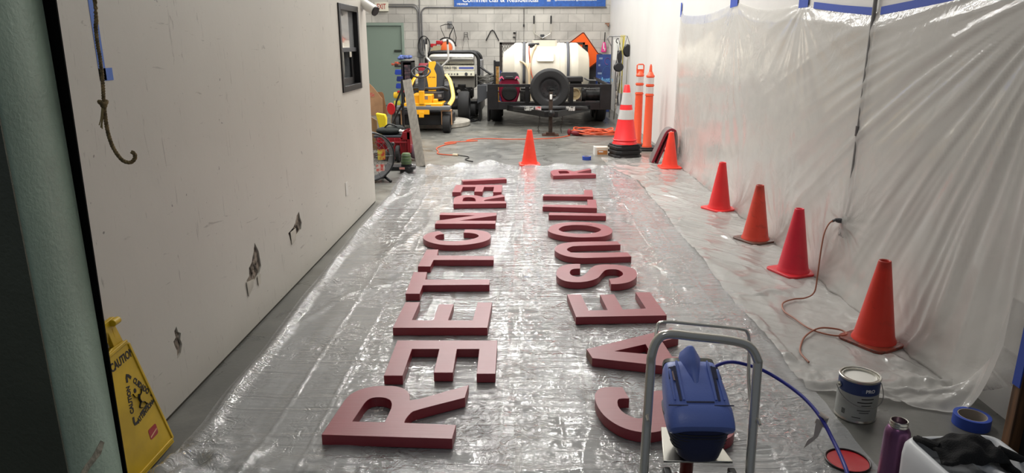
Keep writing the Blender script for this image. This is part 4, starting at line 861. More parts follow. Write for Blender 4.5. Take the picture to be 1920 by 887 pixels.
# base plate, pump and skid
link('base_plate', G().prism([(-0.115, -0.10), (0.112, -0.10), (0.08, 0.11), (-0.085, 0.11)], 0.222, 0.230), STEEL, sp, bevel=0.002)
link('pump', G().cyl((-0.02, -0.03, 0.05), (-0.02, -0.03, 0.215), 0.022).cyl((-0.02, -0.03, 0.02), (-0.02, -0.03, 0.06), 0.032).tube([(-0.02, -0.05, 0.13), (-0.06, -0.09, 0.14), (-0.075, -0.12, 0.19)], 0.010, 10, smoothn=3), mat('pump_red', (112, 34, 26), 0.4), sp)
link('suction_tube', G().tube([(-0.02,-0.03,0.02), (0.03,-0.07,0.012), (0.10,-0.05,0.012), (0.13,0.03,0.014)], 0.011, 10, smoothn=3), BLK, sp)
for s in (-1, 1):
    w = G().cyl((0.165*s-0.02+cxs, -0.145, 0.07), (0.165*s+0.02+cxs, -0.145, 0.07), 0.066, 28)
    link('wheel', w, RUB, sp, bevel=0.008)
    link('leg_clamp', G().box(0.150*s-0.045*s-0.012+cxs, 0.150*s-0.045*s+0.012+cxs, -0.16, -0.11, 0.14, 0.215), BLK, sp, bevel=0.004)
link('cross_bar', G().cyl((-0.19, -0.145, 0.07), (0.17, -0.145, 0.07), 0.008, 10).tube([(-0.19,-0.14,0.02),(-0.19,0.12,0.012),(0.16,0.12,0.012),(0.16,-0.14,0.02)], 0.010, 10), CHROME, sp)
link('drip_cup_ring', G().tube([(0.09+0.02*cos(a), -0.15, 0.19+0.03*sin(a)) for a in [2*pi*i/14 for i in range(14)]], 0.003, 6, closed=True), GREYM, sp)
hs = thing('paint_hose', 'blue spray hose arching from the sprayer down to the floor', 'hose')
H = [(0.62,2.20,0.455),(0.672,2.25,0.462),(0.73,2.29,0.456),(0.792,2.31,0.437),(0.85,2.31,0.417),(0.895,2.29,0.398),(0.935,2.23,0.385),(0.962,2.16,0.373),(0.978,2.08,0.355),(0.984,2.0,0.328),(0.98,1.92,0.312),(0.968,1.84,0.298),(0.95,1.74,0.25),(0.92,1.62,0.14),(0.9,1.52,0.05),(0.88,1.4,0.012),(0.7,1.2,0.009),(0.5,1.25,0.009)]
link('hose_tube', G().tube(H, 0.0062, 12, smoothn=8), mat('hose_blue', (34, 40, 142), 0.35), hs)
link('tape_tag', G().tube([(0.972,2.085,0.372),(0.990,2.07,0.362),(0.982,2.07,0.340),(0.962,2.085,0.345)], [0.010,0.013,0.013,0.008], 10, closed=False, flat=0.5)
     .add([(0.962,2.08,0.356),(0.986,2.07,0.350),(0.965,2.06,0.300),(0.950,2.06,0.302),(0.948,2.055,0.286),(0.918,2.05,0.262),(0.930,2.055,0.290)], [(0,1,2,3),(3,2,4,6),(6,4,5)]), mat('clear_tag', (190, 178, 168), 0.25), hs, smooth=60, label='crumpled clear tape tag')

# ------------------------------------------------------------------ paint can, lid, bottle, jug, glove, tape roll
pc = thing('paint_can', 'gallon paint can with a blue and grey label and dried white paint', 'paint can', (1.425, 2.735, 0.001), -35)
link('can_body', G().lathe([(0.0,0.004),(0.079,0.004),(0.081,0.0),(0.083,0.002),(0.083,0.006),(0.0805,0.010),(0.0805,0.182),(0.083,0.184),(0.083,0.189),(0.0805,0.191),(0.075,0.190),(0.073,0.184),(0.070,0.184),(0.0695,0.188),(0.066,0.188),(0.0655,0.176),(0.0,0.174)], 48), STEEL, pc)
link('wet_paint', G().lathe([(0.0655,0.178),(0.05,0.180),(0.0,0.180)], 40), mat('wet_white_paint', (232, 230, 222), 0.25), pc)
link('label_wrap', G().lathe([(0.0808,0.012),(0.0812,0.012),(0.0812,0.128),(0.0808,0.128)], 48, closed=True), mat('can_label_grey', (158, 160, 156), 0.55, var=0.05), pc)
link('label_band', G().lathe([(0.0808,0.128),(0.0813,0.128),(0.0813,0.180),(0.0808,0.180)], 48, closed=True), mat('can_label_blue', (34, 54, 104), 0.5), pc)
def wrap_text(name, txt, size, r, z, deg, m, parent, spacing=1.0, bold=0.0):
    o = text_part(name, txt, size, Matrix(), m, parent, 0.0003, spacing=spacing, bold=bold)
    a0 = radians(deg)
    for v in o.data.vertices:
        a = a0+v.co.x/r; rr_ = r+v.co.z
        v.co = Vector((rr_*cos(a), rr_*sin(a), z+v.co.y))
    return o
wrap_text('label_name', 'PRO', 0.021, 0.0817, 0.150, -47, WHITET, pc, bold=0.0006)
wrap_text('label_emblem', '|||', 0.018, 0.0817, 0.150, -68, mat('emblem_blue', (70, 96, 150), 0.5), pc)
def wrap_bars(rows, r, m):
    g = G()
    for (z, h, d0, d1) in rows:
        n = 8
        vs = []; fs = []
        for i in range(n+1):
            a = radians(d0+(d1-d0)*i/n); vs += [(r*cos(a), r*sin(a), z), (r*cos(a), r*sin(a), z+h)]
        for i in range(n): fs.append((2*i, 2*i+2, 2*i+3, 2*i+1))
        g.add(vs, fs)
    return g
link('small_print', wrap_bars([(0.112,0.0045,-70,-33),(0.096,0.0045,-80,-36),(0.083,0.003,-68,-40),(0.060,0.003,-78,-40),(0.050,0.003,-72,-44),(0.026,0.003,-90,-66)], 0.0816, INK), INK, pc, smooth=60)
link('bar_code', wrap_bars([(0.030,0.024,-122+k*2.0,-121+k*2.0) for k in range(6)], 0.0816, INK), INK, pc, smooth=60)
for a in (-142, 38):
    e = (0.083*cos(radians(a)), 0.083*sin(radians(a)), 0.148); e2 = (0.092*cos(radians(a)), 0.092*sin(radians(a)), 0.148)
    link('bail_ear', G().cyl(e, ((e[0]+e2[0])/2, (e[1]+e2[1])/2, 0.148), 0.013, 20).cyl(e, e2, 0.006, 12), STEEL, pc)
ba = [(0.093*cos(radians(a)), 0.093*sin(radians(a))) for a in (-142, 38)]
mid = [(0.093*cos(radians(a))*1.04, 0.093*sin(radians(a))*1.04, 0.148-0.065*sin(pi*(a+142)/180)**0.8) for a in range(-142, 39, 12)]
link('bail_handle', G().tube(mid, 0.0018, 6, smoothn=2), GREYM, pc)
ld_ = thing('can_lid', 'round paint can lid lying upside down, wet red inside, black rim', 'lid', (1.235, 2.37, 0.004))
link('lid_rim', G().lathe([(0.0,0.0),(0.080,0.0),(0.082,0.004),(0.082,0.010),(0.079,0.012),(0.076,0.010),(0.075,0.005),(0.0,0.005)], 48), mat('dark_rim', (38, 22, 22), 0.4, 0.4), ld_)
link('wet_red_paint', G().lathe([(0.0745,0.0060),(0.0,0.0062)], 40), mat('wet_red', (176, 16, 30), 0.25), ld_)
bt = thing('water_bottle', 'open purple steel water bottle at the bottom right', 'bottle', (1.325, 2.235, 0))
link('bottle_body', G().lathe([(0.0,0.0),(0.040,0.0),(0.043,0.004),(0.043,0.205),(0.041,0.222),(0.034,0.237),(0.029,0.241)], 40), mat('purple_metallic', (118, 78, 112), 0.32, 0.7), bt)
link('steel_neck', G().lathe([(0.030,0.240),(0.031,0.243),(0.0295,0.246),(0.0295,0.250),(0.031,0.252),(0.0295,0.255),(0.0295,0.262),(0.028,0.264),(0.0255,0.263),(0.0255,0.20),(0.0,0.20)], 36), STEEL, bt)
link('dark_inside', G().lathe([(0.0252,0.235),(0.0,0.234)], 28), BLK, bt)
# white jug lying open-side up
jg = thing('plastic_jug', 'white plastic jug with purple label lines at the bottom right corner', 'jug', (1.46, 2.03, 0), 4)
JW = mat('jug_white', (214, 216, 218), 0.38)
def rr3(w, d, r, z): return [(x, y, z) for x, y in rrect(w, d, r, 5)]
def shell_loft(rings):
    g = G(); n = len(rings[0]); vs = [p for r in rings for p in r]; fs = []
    for i in range(len(rings)-1):
        for j in range(n): fs.append((i*n+j, i*n+(j+1) % n, (i+1)*n+(j+1) % n, (i+1)*n+j))
    fs.append(tuple(range(n-1, -1, -1))); fs.append(tuple((len(rings)-1)*n+j for j in range(n)))
    return g.add(vs, fs)
link('jug_body', shell_loft([rr3(0.31,0.24,0.03,0.0), rr3(0.33,0.26,0.04,0.01), rr3(0.34,0.27,0.045,0.20), rr3(0.335,0.265,0.045,0.235), rr3(0.315,0.245,0.04,0.253), rr3(0.295,0.225,0.035,0.258), rr3(0.275,0.205,0.03,0.252), rr3(0.255,0.185,0.03,0.21), rr3(0.245,0.175,0.03,0.196)]), JW, jg, smooth=60)
link('jug_handle', G().tube([(0.03,-0.105,0.245), (0.02,-0.05,0.236), (0.005,0.01,0.236), (0.0,0.07,0.24), (0.0,0.11,0.245)], 0.013, 12, smoothn=4), JW, jg, smooth=60)
link('spout_ring', G().lathe([(0.030,0.0),(0.030,0.012),(0.026,0.013),(0.026,0.0)], 28, T(0.055, -0.07, 0.196)), mat('ring_grey', (150, 150, 156), 0.4), jg)
link('label_lines', G().prism([(-0.12, 0.10), (-0.10, 0.185), (-0.07, 0.185), (-0.10, 0.05), (-0.105, 0.05), (-0.078, 0.18), (-0.096, 0.18), (-0.115, 0.10)], 0.1350, 0.1356, None, frame((0,0,0), (1,0,0), (0,0,1))), mat('label_purple', (96, 78, 150), 0.5), jg, smooth=None)
def gl(u, v):
    x = -0.12+0.25*u; y = -0.055+0.15*v
    h = 0.264+0.045*sin(pi*v)*sin(pi*min(1, u*1.1))+0.022*noise.noise(Vector((u*6, v*4, 2)))
    y += 0.012*noise.noise(Vector((u*3, v*2, 8)))
    if u > 0.8: h -= 0.05*(u-0.8)/0.2; y -= 0.01
    if u < 0.12: h += 0.0; y += 0.02*(0.12-u)/0.12
    return (x, y, h)
gp = G().wave(gl, 34, 20); 
gv = thing('work_glove', 'crumpled black glove draped over the white jug', 'glove', (1.46, 2.03, 0.0), 4)
o = link('glove_palm', gp, mat('black_fabric', (16, 16, 17), 0.9, bump=0.5, bscale=220), gv, smooth=180)
so = o.modifiers.new('thick', 'SOLIDIFY'); so.thickness = 0.012
link('glove_finger', G().tube([(-0.10,0.03,0.272), (-0.125,0.065,0.272), (-0.137,0.10,0.262)], [0.014,0.012,0.008], 10, smoothn=3), MATS['black_fabric'], gv)
link('glove_finger', G().tube([(0.08,0.0,0.272), (0.12,-0.02,0.262), (0.155,-0.035,0.252)], [0.018,0.014,0.008], 10, smoothn=3), MATS['black_fabric'], gv)
def tape_roll(loc, r, w, label, rz=0):
    t = thing('tape_roll', label, 'tape', loc, rz)
    link('tape_wound', G().lathe([(r*0.78,0.0),(r,0.0),(r,w),(r*0.78,w)], 40, closed=True), BLUETAPE, t, bevel=0.001)
    link('cardboard_core', G().lathe([(r*0.73,0.001),(r*0.775,0.001),(r*0.775,w-0.001),(r*0.73,w-0.001)], 40, closed=True), mat('core_tan', (160, 150, 140), 0.7), t)
    return t
tape_roll((1.875, 2.66, 0.0), 0.070, 0.048, 'blue masking tape roll lying on the bare floor by the wooden post')
tape_roll((0.83, 9.56, 0.0), 0.060, 0.048, 'small blue tape roll on the bare concrete past the plastic')

# ------------------------------------------------------------------ caution sign leaning on the left wall
cs = thing('wet_floor_sign', 'yellow folding CAUTION floor sign leaning against the left wall', 'caution sign', (-1.40, 2.29, 0))
lean = math.atan2(0.085, 0.60)
SMX = frame((0,0,0), (0,1,0), (-sin(lean),0,cos(lean)))       # local x along +y of the room, local y up the panel, z towards +x
panel = [(-0.16,0.0),(0.155,0.0),(0.052,0.505),(0.045,0.53),(-0.02,0.535),(-0.035,0.52),(-0.06,0.505)]
link('front_panel', G().prism([(-0.165,0.01),(0.158,0.01),(0.150,0.045),(0.066,0.48),(0.055,0.50),(-0.03,0.505),(-0.085,0.49)], -0.008, 0.0, None, SMX), YEL, cs, bevel=0.003)
fr_ = G()
for a, b in (((0.152,0.03),(0.064,0.485)), ((-0.158,0.03),(-0.085,0.485)), ((-0.15,0.03),(0.15,0.03)), ((-0.09,0.487),(0.06,0.495))):
    d = Vector((b[0]-a[0], b[1]-a[1])); nn = Vector((-d.y, d.x)).normalized()*0.006
    fr_.prism([(a[0]-nn.x, a[1]-nn.y), (b[0]-nn.x, b[1]-nn.y), (b[0]+nn.x, b[1]+nn.y), (a[0]+nn.x, a[1]+nn.y)], -0.004, 0.004, None, SMX)
link('raised_rim', fr_, YEL, cs, bevel=0.002)
link('rear_panel', G().prism([(-0.165,0.01),(0.150,0.01),(0.055,0.50),(-0.085,0.50)], -0.034, -0.024, None, SMX), YEL, cs, bevel=0.003)
link('carry_handle', G().prism([(-0.075,0.50),(-0.03,0.53),(-0.028,0.595),(0.045,0.60),(0.048,0.575),(0.012,0.565),(0.018,0.50),(-0.005,0.50),(-0.012,0.56),(-0.05,0.56),(-0.055,0.50)], -0.026, -0.008, None, SMX).prism([(0.02,0.48),(0.06,0.49),(0.038,0.58),(0.02,0.575)], -0.034, -0.012, None, SMX), YEL, cs, bevel=0.003)
link('hinge', G().cyl(tuple(SMX @ Vector((0.012,0.585,0.0))), tuple(SMX @ Vector((0.05,0.585,0.0))), 0.013, 14), YEL, cs, bevel=0.002)
def on_panel(x, y, rot=0, h=0.0005): return SMX @ T(x, y, h) @ RZ(rot)
text_part('caution_heading', 'CAUTION', 0.043, on_panel(0.004, 0.445, 2), INK, cs, 0.0004, bold=0.0012, sx=0.76)
TR = [Vector((0.000,0.392)), Vector((0.122,0.226)), Vector((-0.040,0.200))]
def side_text(nm, txt, A, B, size, flip):
    d = B-A; ang = math.degrees(math.atan2(d.y, d.x)); m_ = (A+B)/2
    text_part(nm, txt, size, on_panel(m_.x, m_.y, ang), INK, cs, 0.0004, bold=0.0014, sx=0.78)
side_text('caution_side', 'CAUTION', TR[2], TR[0], 0.029, False)
side_text('cuidado_side', 'CUIDADO', TR[0], TR[1], 0.029, False)
side_text('attention_side', 'ATTENTION', TR[2], TR[1], 0.026, False)
for i in range(3):
    c0 = TR[i]; a0 = (TR[i-1]-c0); b0 = (TR[(i+1) % 3]-c0)
    la, lb = a0.length*0.17, b0.length*0.17; a0.normalize(); b0.normalize()
    pts = [c0+a0*la, c0+a0*0.016, c0+(a0+b0)*0.004, c0+b0*0.016, c0+b0*lb]
    g = G(); L_, R_ = [], []
    for k, p in enumerate(pts):
        d = (pts[min(k+1, 4)]-pts[max(k-1, 0)]).normalized(); nn = Vector((-d.y, d.x))*0.0055
        L_.append(tuple(p+nn)); R_.append(tuple(p-nn))
    link('warning_corner', g.prism(L_+R_[::-1], 0.0004, 0.001, None, SMX), INK, cs, smooth=None)
man = G(); MO = SMX @ T(0.020, 0.030, 0)
for pts, r in (([(0.012,0.262),(0.004,0.245),(0.010,0.228)], 0.0075), ([(0.010,0.228),(0.030,0.222),(0.040,0.205)], 0.0055), ([(0.008,0.228),(-0.006,0.215),(0.012,0.204)], 0.0055), ([(0.006,0.252),(-0.012,0.262),(-0.018,0.278)], 0.0045), ([(0.008,0.252),(0.028,0.258),(0.034,0.272)], 0.0045)):
    man.tube([MO @ Vector((a, b, 0.0008)) for a, b in pts], r, 6, smoothn=2, flat=0.15)
man.prism(ell(0.008, 0.009, 14, 0.0, 0.282), 0, 0.001, None, MO).prism([(-0.012,0.194),(0.050,0.206),(0.051,0.201),(-0.010,0.188)], 0, 0.001, None, MO)
link('slipping_figure', man, INK, cs, smooth=60)
link('red_emblem', G().prism(rrect(0.055, 0.042, 0.008, 4, 0.050, 0.122), 0, 0.001, None, SMX), mat('emblem_red', (160, 40, 44), 0.5), cs, smooth=None)
link('emblem_stripe', G().prism([(0.026,0.114),(0.074,0.124),(0.074,0.119),(0.026,0.108)], 0.001, 0.0014, None, SMX), mat('emblem_pale', (214, 170, 130), 0.5), cs, smooth=None)

# ------------------------------------------------------------------ tape marks and rope on the left
tl_ = G().box(XL, XL+0.0012, 2.517, 2.558, 1.42, 1.70).box(XL, XL+0.0012, 2.517, 2.600, 1.418, 1.462)
tag(link('masking_tape', tl_, LBLUETAPE, smooth=None), 'light blue L-shaped tape on the white left wall behind the rope', 'tape')
rp = thing('hanging_rope', 'brown rope hanging at the left, knotted, with a curled loose end', 'rope')
R = [(-1.19,2.0,2.3),(-1.188,2.0,1.70),(-1.198,2.0,1.579),(-1.199,2.0,1.478),(-1.207,2.0,1.381),(-1.209,2.0,1.351),(-1.208,2.0,1.298),(-1.199,2.0,1.255),(-1.18,2.0,1.222),(-1.158,2.0,1.213),(-1.143,2.0,1.222),(-1.139,2.0,1.236),(-1.147,2.0,1.245)]
core = spline([Vector(p) for p in R], 14)
gr = G()
for ph in (0, 2*pi/3, 4*pi/3):
    pts = []; acc = 0
    for i, p in enumerate(core):
        if i: acc += (p-core[i-1]).length
        a = acc*260+ph
        t = (core[min(i+1, len(core)-1)]-core[max(i-1, 0)]).normalized(); u = t.cross(Vector((0,1,0))).normalized(); w = t.cross(u)
        pts.append(p+u*cos(a)*0.0028+w*sin(a)*0.0028)
    gr.tube(pts, 0.0033, 6)
ROPE = mat('brown_rope', (146, 124, 84), 0.85, var=0.35, vscale=60)
link('rope_strand', gr, ROPE, rp)
kn = G().tube([(-1.209+0.009*cos(a), 2.0+0.008*sin(a), 1.385+0.004*sin(2*a)) for a in [2*pi*i/12 for i in range(12)]], 0.006, 8, closed=True).sphere((-1.207, 1.998, 1.378), 0.0095, 12)
link('knot', kn, ROPE, rp)
link('frayed_tail', G().tube([(-1.209,1.996,1.375),(-1.213,1.994,1.345),(-1.222,1.993,1.315)], [0.004,0.003,0.002], 6).tube([(-1.211,1.996,1.375),(-1.219,1.994,1.34),(-1.226,1.993,1.322)], 0.0015, 5).tube([(-1.208,1.996,1.375),(-1.214,1.990,1.34),(-1.217,1.99,1.312)], 0.0015, 5), mat('frayed_rope', (150, 132, 88), 0.9), rp)
tag(link('outlet_plate', G().box(XL, XL+0.004, 5.74, 5.81, 0.30, 0.415), mat('plate_white', (200, 197, 190), 0.5), bevel=0.002), 'small white outlet cover low on the left wall', 'outlet')

# ------------------------------------------------------------------ utility trailer
FY = 13.4
t = thing('utility_trailer', 'black flat trailer with mesh gate carrying the white tank', 'trailer', (0.42, FY, 0))
def X(x): return x-0.42
g = G().box(X(-0.72), X(1.58), 0.0, 0.07, 0.745, 0.80).box(X(-0.72), X(1.58), 0.0, 0.09, 0.33, 0.47)
g.box(X(-0.74), X(-0.54), -0.01, 0.08, 0.33, 0.80).box(X(1.38), X(1.59), -0.01, 0.08, 0.33, 0.80).box(X(-0.03), X(0.05), -0.005, 0.07, 0.45, 0.77).box(X(0.80), X(0.88), -0.005, 0.07, 0.45, 0.77)
link('front_frame', g, BMET, t, bevel=0.004)
for x in (-0.72, 1.53):
    link('side_rail', G().box(X(x), X(x)+0.05, 0.05, 3.0, 0.745, 0.795).box(X(x), X(x)+0.05, 0.05, 3.0, 0.33, 0.44).box(X(x), X(x)+0.05, 1.0, 1.05, 0.44, 0.75).box(X(x), X(x)+0.05, 2.0, 2.05, 0.44, 0.75), BMET, t)
link('deck', G().box(X(-0.70), X(1.56), 0.06, 3.0, 0.36, 0.40), mat('deck_steel', (52, 52, 52), 0.6, 0.4, var=0.3), t, smooth=None)
link('tongue', G().bar((X(-0.35), 0.05, 0.36), (X(0.35), -1.22, 0.36), 0.07, 0.10).bar((X(1.19), 0.05, 0.36), (X(0.49), -1.22, 0.36), 0.07, 0.10).box(X(0.30), X(0.54), -1.34, -1.14, 0.33, 0.42), BMET, t, bevel=0.003)
link('tongue_bumper', G().tube([(X(-0.22), -0.52, 0.40), (X(-0.05), -0.72, 0.42), (X(0.42), -0.80, 0.425), (X(0.9), -0.72, 0.42), (X(1.08), -0.52, 0.40)], 0.045, 10, smoothn=4, flat=1.0), BMET, t)
stk = G().box(X(-0.04), X(0.13), -0.830, -0.826, 0.385, 0.462).box(X(0.70), X(0.86), -0.830, -0.826, 0.385, 0.462)
link('white_sticker', stk, mat('sticker_white', (206, 206, 200), 0.5, rgb2=(60, 60, 60), vscale=38), t, smooth=None)
link('red_white_sticker', G().box(X(0.155), X(0.26), -0.846, -0.843, 0.38, 0.46), mat('sticker_red', (196, 60, 64), 0.5, rgb2=(220, 214, 210), vscale=26), t, smooth=None)
link('coupler', G().box(X(0.38), X(0.46), -1.48, -1.30, 0.36, 0.44).sphere((X(0.42), -1.46, 0.40), 0.055, 14), BMET, t, bevel=0.004)
link('jack', G().cyl((X(0.415), -1.22, 0.05), (X(0.415), -1.22, 0.74), 0.034, 16).cyl((X(0.415), -1.22, 0.66), (X(0.50), -1.26, 0.68), 0.012, 8).cyl((X(0.415), -1.22, 0.012), (X(0.415), -1.22, 0.10), 0.030, 16), mat('jack_steel', (74, 62, 54), 0.6, 0.4, var=0.4), t)
link('jack_foot', G().box(X(0.27), X(0.56), -1.33, -1.11, 0.0, 0.018).box(X(0.34), X(0.49), -1.28, -1.16, 0.018, 0.05), RUST, t, bevel=0.003)
link('white_plug', G().box(X(0.395), X(0.435), -1.30, -1.26, 0.62, 0.70), WHITE, t, bevel=0.006)
for x in (0.22, 0.62):
    g = G(); 
    for k in range(13):
        z = 0.34-k*0.026; a = k % 2
        pts = [(X(x)+0.012*math.sin(k*0.5)+(0.010*cos(q) if a else 0.0), -0.98+(0.0 if a else 0.010*cos(q)), z+0.018*sin(q)) for q in [2*pi*i/8 for i in range(8)]]
        g.tube(pts, 0.004, 5, closed=True)
    link('safety_chain', g, mat('chain_steel', (62, 58, 54), 0.5, 0.6), t)
def wheel(parent, cx, cy, cz, R_, w, name='wheel', rim=None):
    M = T(cx, cy, cz) @ Matrix.Rotation(radians(90), 4, 'Y')
    wh = link(name, G().lathe([(R_*0.60,-w/2),(R_*0.93,-w/2),(R_,-w*0.33),(R_,w*0.33),(R_*0.93,w/2),(R_*0.60,w/2),(R_*0.58,w*0.3),(R_*0.58,-w*0.3)], 32, M, closed=True), RUB, parent)
    link('rim', G().lathe([(0.0,-w*0.2),(R_*0.25,-w*0.25),(R_*0.5,-w*0.1),(R_*0.6,-w*0.4),(R_*0.6,w*0.4),(R_*0.5,w*0.1),(R_*0.25,w*0.25),(0.0,w*0.2)], 28, M), rim or DGREY, wh)
    return wh
for y in (1.15, 1.95):
    wheel(t, X(-0.62), y, 0.345, 0.345, 0.22); wheel(t, X(1.50), y, 0.345, 0.345, 0.20)
    
link('fender', G().prism([(0.75,0.62),(0.85,0.745),(2.25,0.745),(2.35,0.62),(2.32,0.62),(2.22,0.725),(0.88,0.725),(0.78,0.62)], X(-0.80), X(-0.50), None, Matrix(((0,0,1,0),(1,0,0,0),(0,1,0,0),(0,0,0,1)))), BMET, t)
# spare wheel facing the camera
MS = T(X(0.42), -0.46, 0.745) @ Matrix.Rotation(radians(90), 4, 'X')
spw = link('spare_wheel', G().lathe([(0.215,-0.10),(0.25,-0.11),(0.32,-0.11),(0.352,-0.075),(0.362,-0.04),(0.362,0.04),(0.352,0.075),(0.32,0.11),(0.25,0.11),(0.215,0.10),(0.21,0.0)], 56, MS, closed=True), RUB, t, label='spare tyre standing upright facing the camera')
link('rim', G().lathe([(0.0,0.075),(0.045,0.075),(0.05,0.045),(0.09,0.05),(0.15,0.072),(0.175,0.068),(0.19,0.085),(0.215,0.10),(0.218,0.09),(0.20,0.0),(0.0,0.0)], 48, MS), mat('rim_black', (46, 46, 48), 0.35, 0.4), spw)
g = G()
for k in range(10):
    a = 2*pi*k/10; g.cyl(tuple(MS @ Vector((0.132*cos(a), 0.132*sin(a), 0.055))), tuple(MS @ Vector((0.132*cos(a), 0.132*sin(a), 0.071))), 0.015, 10)
g.cyl(tuple(MS @ Vector((0,0,0.06))), tuple(MS @ Vector((0,0,0.078))), 0.036, 16)
link('rim_holes', g, mat('hole_black', (8, 8, 8), 0.8), spw)
link('spare_bracket', G().tube([(X(0.42), -0.35, 0.745), (X(0.42), -0.63, 0.745), (X(0.50), -0.64, 0.74)], 0.014, 8).box(X(0.38), X(0.46), -0.38, 0.0, 0.42, 0.76), BMET, t)
# mesh ramp gate at the rear
gt = G().box(X(-0.62), X(-0.56), 2.98, 3.03, 0.42, 1.56).box(X(1.26), X(1.31), 2.98, 3.03, 0.42, 1.56).box(X(-0.62), X(1.31), 2.98, 3.03, 1.51, 1.56).box(X(0.32), X(0.36), 2.98, 3.03, 0.42, 1.55)
gate = link('ramp_gate', gt, mat('gate_brown', (56, 50, 46), 0.6, 0.3), t, bevel=0.003)
gm = G()
for k in range(-20, 52):
    for sgn in (1, -1):
        # diagonal wires clipped to the gate rectangle
        x0 = -0.58+k*0.055; z0 = 0.44; x1 = x0+sgn*0.55; z1 = 1.52
        pts = []
        for (xa, za, xb, zb) in ((x0, z0, x1, z1),):
            t0, t1 = 0.0, 1.0
            dxx = xb-xa
            for lim, s_ in ((-0.56, 1), (1.27, -1)):
                fa = s_*(xa-lim); fb = s_*(xb-lim)
                if fa < 0 and fb < 0: t0, t1 = 1, 0
                elif fa < 0: t0 = max(t0, fa/(fa-fb))
                elif fb < 0: t1 = min(t1, fa/(fa-fb))
            if t0 < t1: pts = [(X(xa+dxx*t0), 3.0, za+(zb-za)*t0), (X(xa+dxx*t1), 3.0, za+(zb-za)*t1)]
        if pts: gm.tube(pts, 0.004, 4)
link('expanded_mesh', gm, mat('gate_brown2', (70, 66, 62), 0.6, 0.3), gate, smooth=None)

# ------------------------------------------------------------------ white water tank
tk = thing('water_tank', 'large white plastic water tank strapped on the trailer', 'tank', (0.385, 14.85, 0.40))
TM = Matrix.Rotation(radians(90), 4, 'Y')
TW = mat('tank_white', (226, 219, 202), 0.4, var=0.05, vscale=2)
prof = [(0.0,-0.88),(0.30,-0.88),(0.36,-0.865),(0.515,-0.66),(0.545,-0.63),(0.552,-0.58),(0.552,-0.50),(0.540,-0.485),(0.540,-0.39),(0.552,-0.375),(0.552,0.375),(0.540,0.39),(0.540,0.49),(0.552,0.505),(0.552,0.60),(0.545,0.64),(0.515,0.67),(0.36,0.865),(0.30,0.88),(0.0,0.88)]
MT = T(0, 0, 0.60) @ TM
link('tank_body', G().lathe(prof, 64, MT).box(-0.62, 0.62, -0.40, 0.40, 0.0, 0.16), TW, tk, bevel=0.008, smooth=40)
link('lid_well', G().prism(rrect(0.50, 0.46, 0.05, 4), 1.06, 1.20, None, T(-0.03, -0.05, 0)).prism(rrect(0.34, 0.30, 0.03, 4), 0, 0.02, None, frame((-0.02, -0.515, 0.93), (1,0,0), (0,0.35,1))), TW, tk, bevel=0.015, smooth=40)
link('lid_rim', G().prism(rrect(0.44, 0.40, 0.05, 4), 1.20, 1.215, None, T(-0.03, -0.05, 0)), BLK, tk)
STR = mat('strap_grey', (88, 90, 96), 0.5, 0.3)
for x in (-0.44, 0.44):
    pts = [(x, 0.548*sin(radians(a)), 0.60+0.548*cos(radians(a))) for a in range(-115, 116, 8)]
    g = G(); vs = []; fs = []
    for i, p in enumerate(pts):
        q = (p[1]*1.02, (p[2]-0.6)*1.02+0.6)
        vs += [(x-0.028, q[0], q[1]), (x+0.028, q[0], q[1])]
    for i in range(len(pts)-1): fs.append((2*i, 2*i+2, 2*i+3, 2*i+1))
    o = link('strap', g.add(vs, fs), STR, tk, smooth=180); m_ = o.modifiers.new('t', 'SOLIDIFY'); m_.thickness = 0.006
link('black_fitting', G().box(-0.34, -0.18, -0.28, -0.20, 1.06, 1.14).cyl((-0.36, -0.26, 1.11), (-0.14, -0.26, 1.13), 0.03, 12).cyl((-0.30, -0.28, 1.02), (-0.30, -0.28, 1.10), 0.04, 12), mat('fitting_black', (40, 40, 44), 0.4), tk)
link('fill_hose', G().tube([(-0.20,-0.32,1.10), (-0.26,-0.42,1.00), (-0.31,-0.52,0.82), (-0.33,-0.60,0.62), (-0.33,-0.62,0.35), (-0.32,-0.62,0.05)], 0.022, 10, smoothn=5), mat('clear_hose', (206, 184, 150), 0.35), tk)
link('fill_hose', G().tube([(-0.52,-0.55,0.80), (-0.44,-0.60,0.76), (-0.37,-0.63,0.66), (-0.34,-0.66,0.52), (-0.34,-0.67,0.2), (-0.34,-0.66,0.02)], 0.020, 10, smoothn=5), MATS['clear_hose'], tk)
link('red_hose', G().tube([(-0.34,-0.36,1.08), (-0.34,-0.50,0.95), (-0.30,-0.60,0.60), (-0.25,-0.64,0.40), (-0.22,-0.66,0.05)], 0.011, 8, smoothn=4), mat('red_hose', (180, 84, 56), 0.4), tk)
link('seam_line', G().tube([(0.27, 0.556*sin(radians(a)), 0.60+0.556*cos(radians(a))) for a in range(-110, 20, 8)], 0.006, 6), TW, tk)
tl2 = thing('tool_bundle', 'yellow and blue handled tools upright at the left end of the white tank', 'tools', (-0.58, 14.2, 0.40))
link('yellow_handle', G().box(-0.03, 0.03, -0.03, 0.03, 0.0, 0.70), mat('tan_handle', (176, 128, 60), 0.5, var=0.3, vscale=20), tl2, bevel=0.008)
link('black_handle', G().box(-0.075, -0.035, -0.02, 0.02, 0.0, 0.82).box(-0.04, 0.05, -0.035, 0.0, 0.70, 0.80), BLK, tl2, bevel=0.008)
link('blue_handle', G().tube([(0.06,-0.02,0.0),(0.06,-0.02,0.35),(0.08,-0.02,0.45),(0.06,-0.02,0.62)], 0.018, 8, smoothn=3), mat('tool_blue', (52, 62, 120), 0.5), tl2)

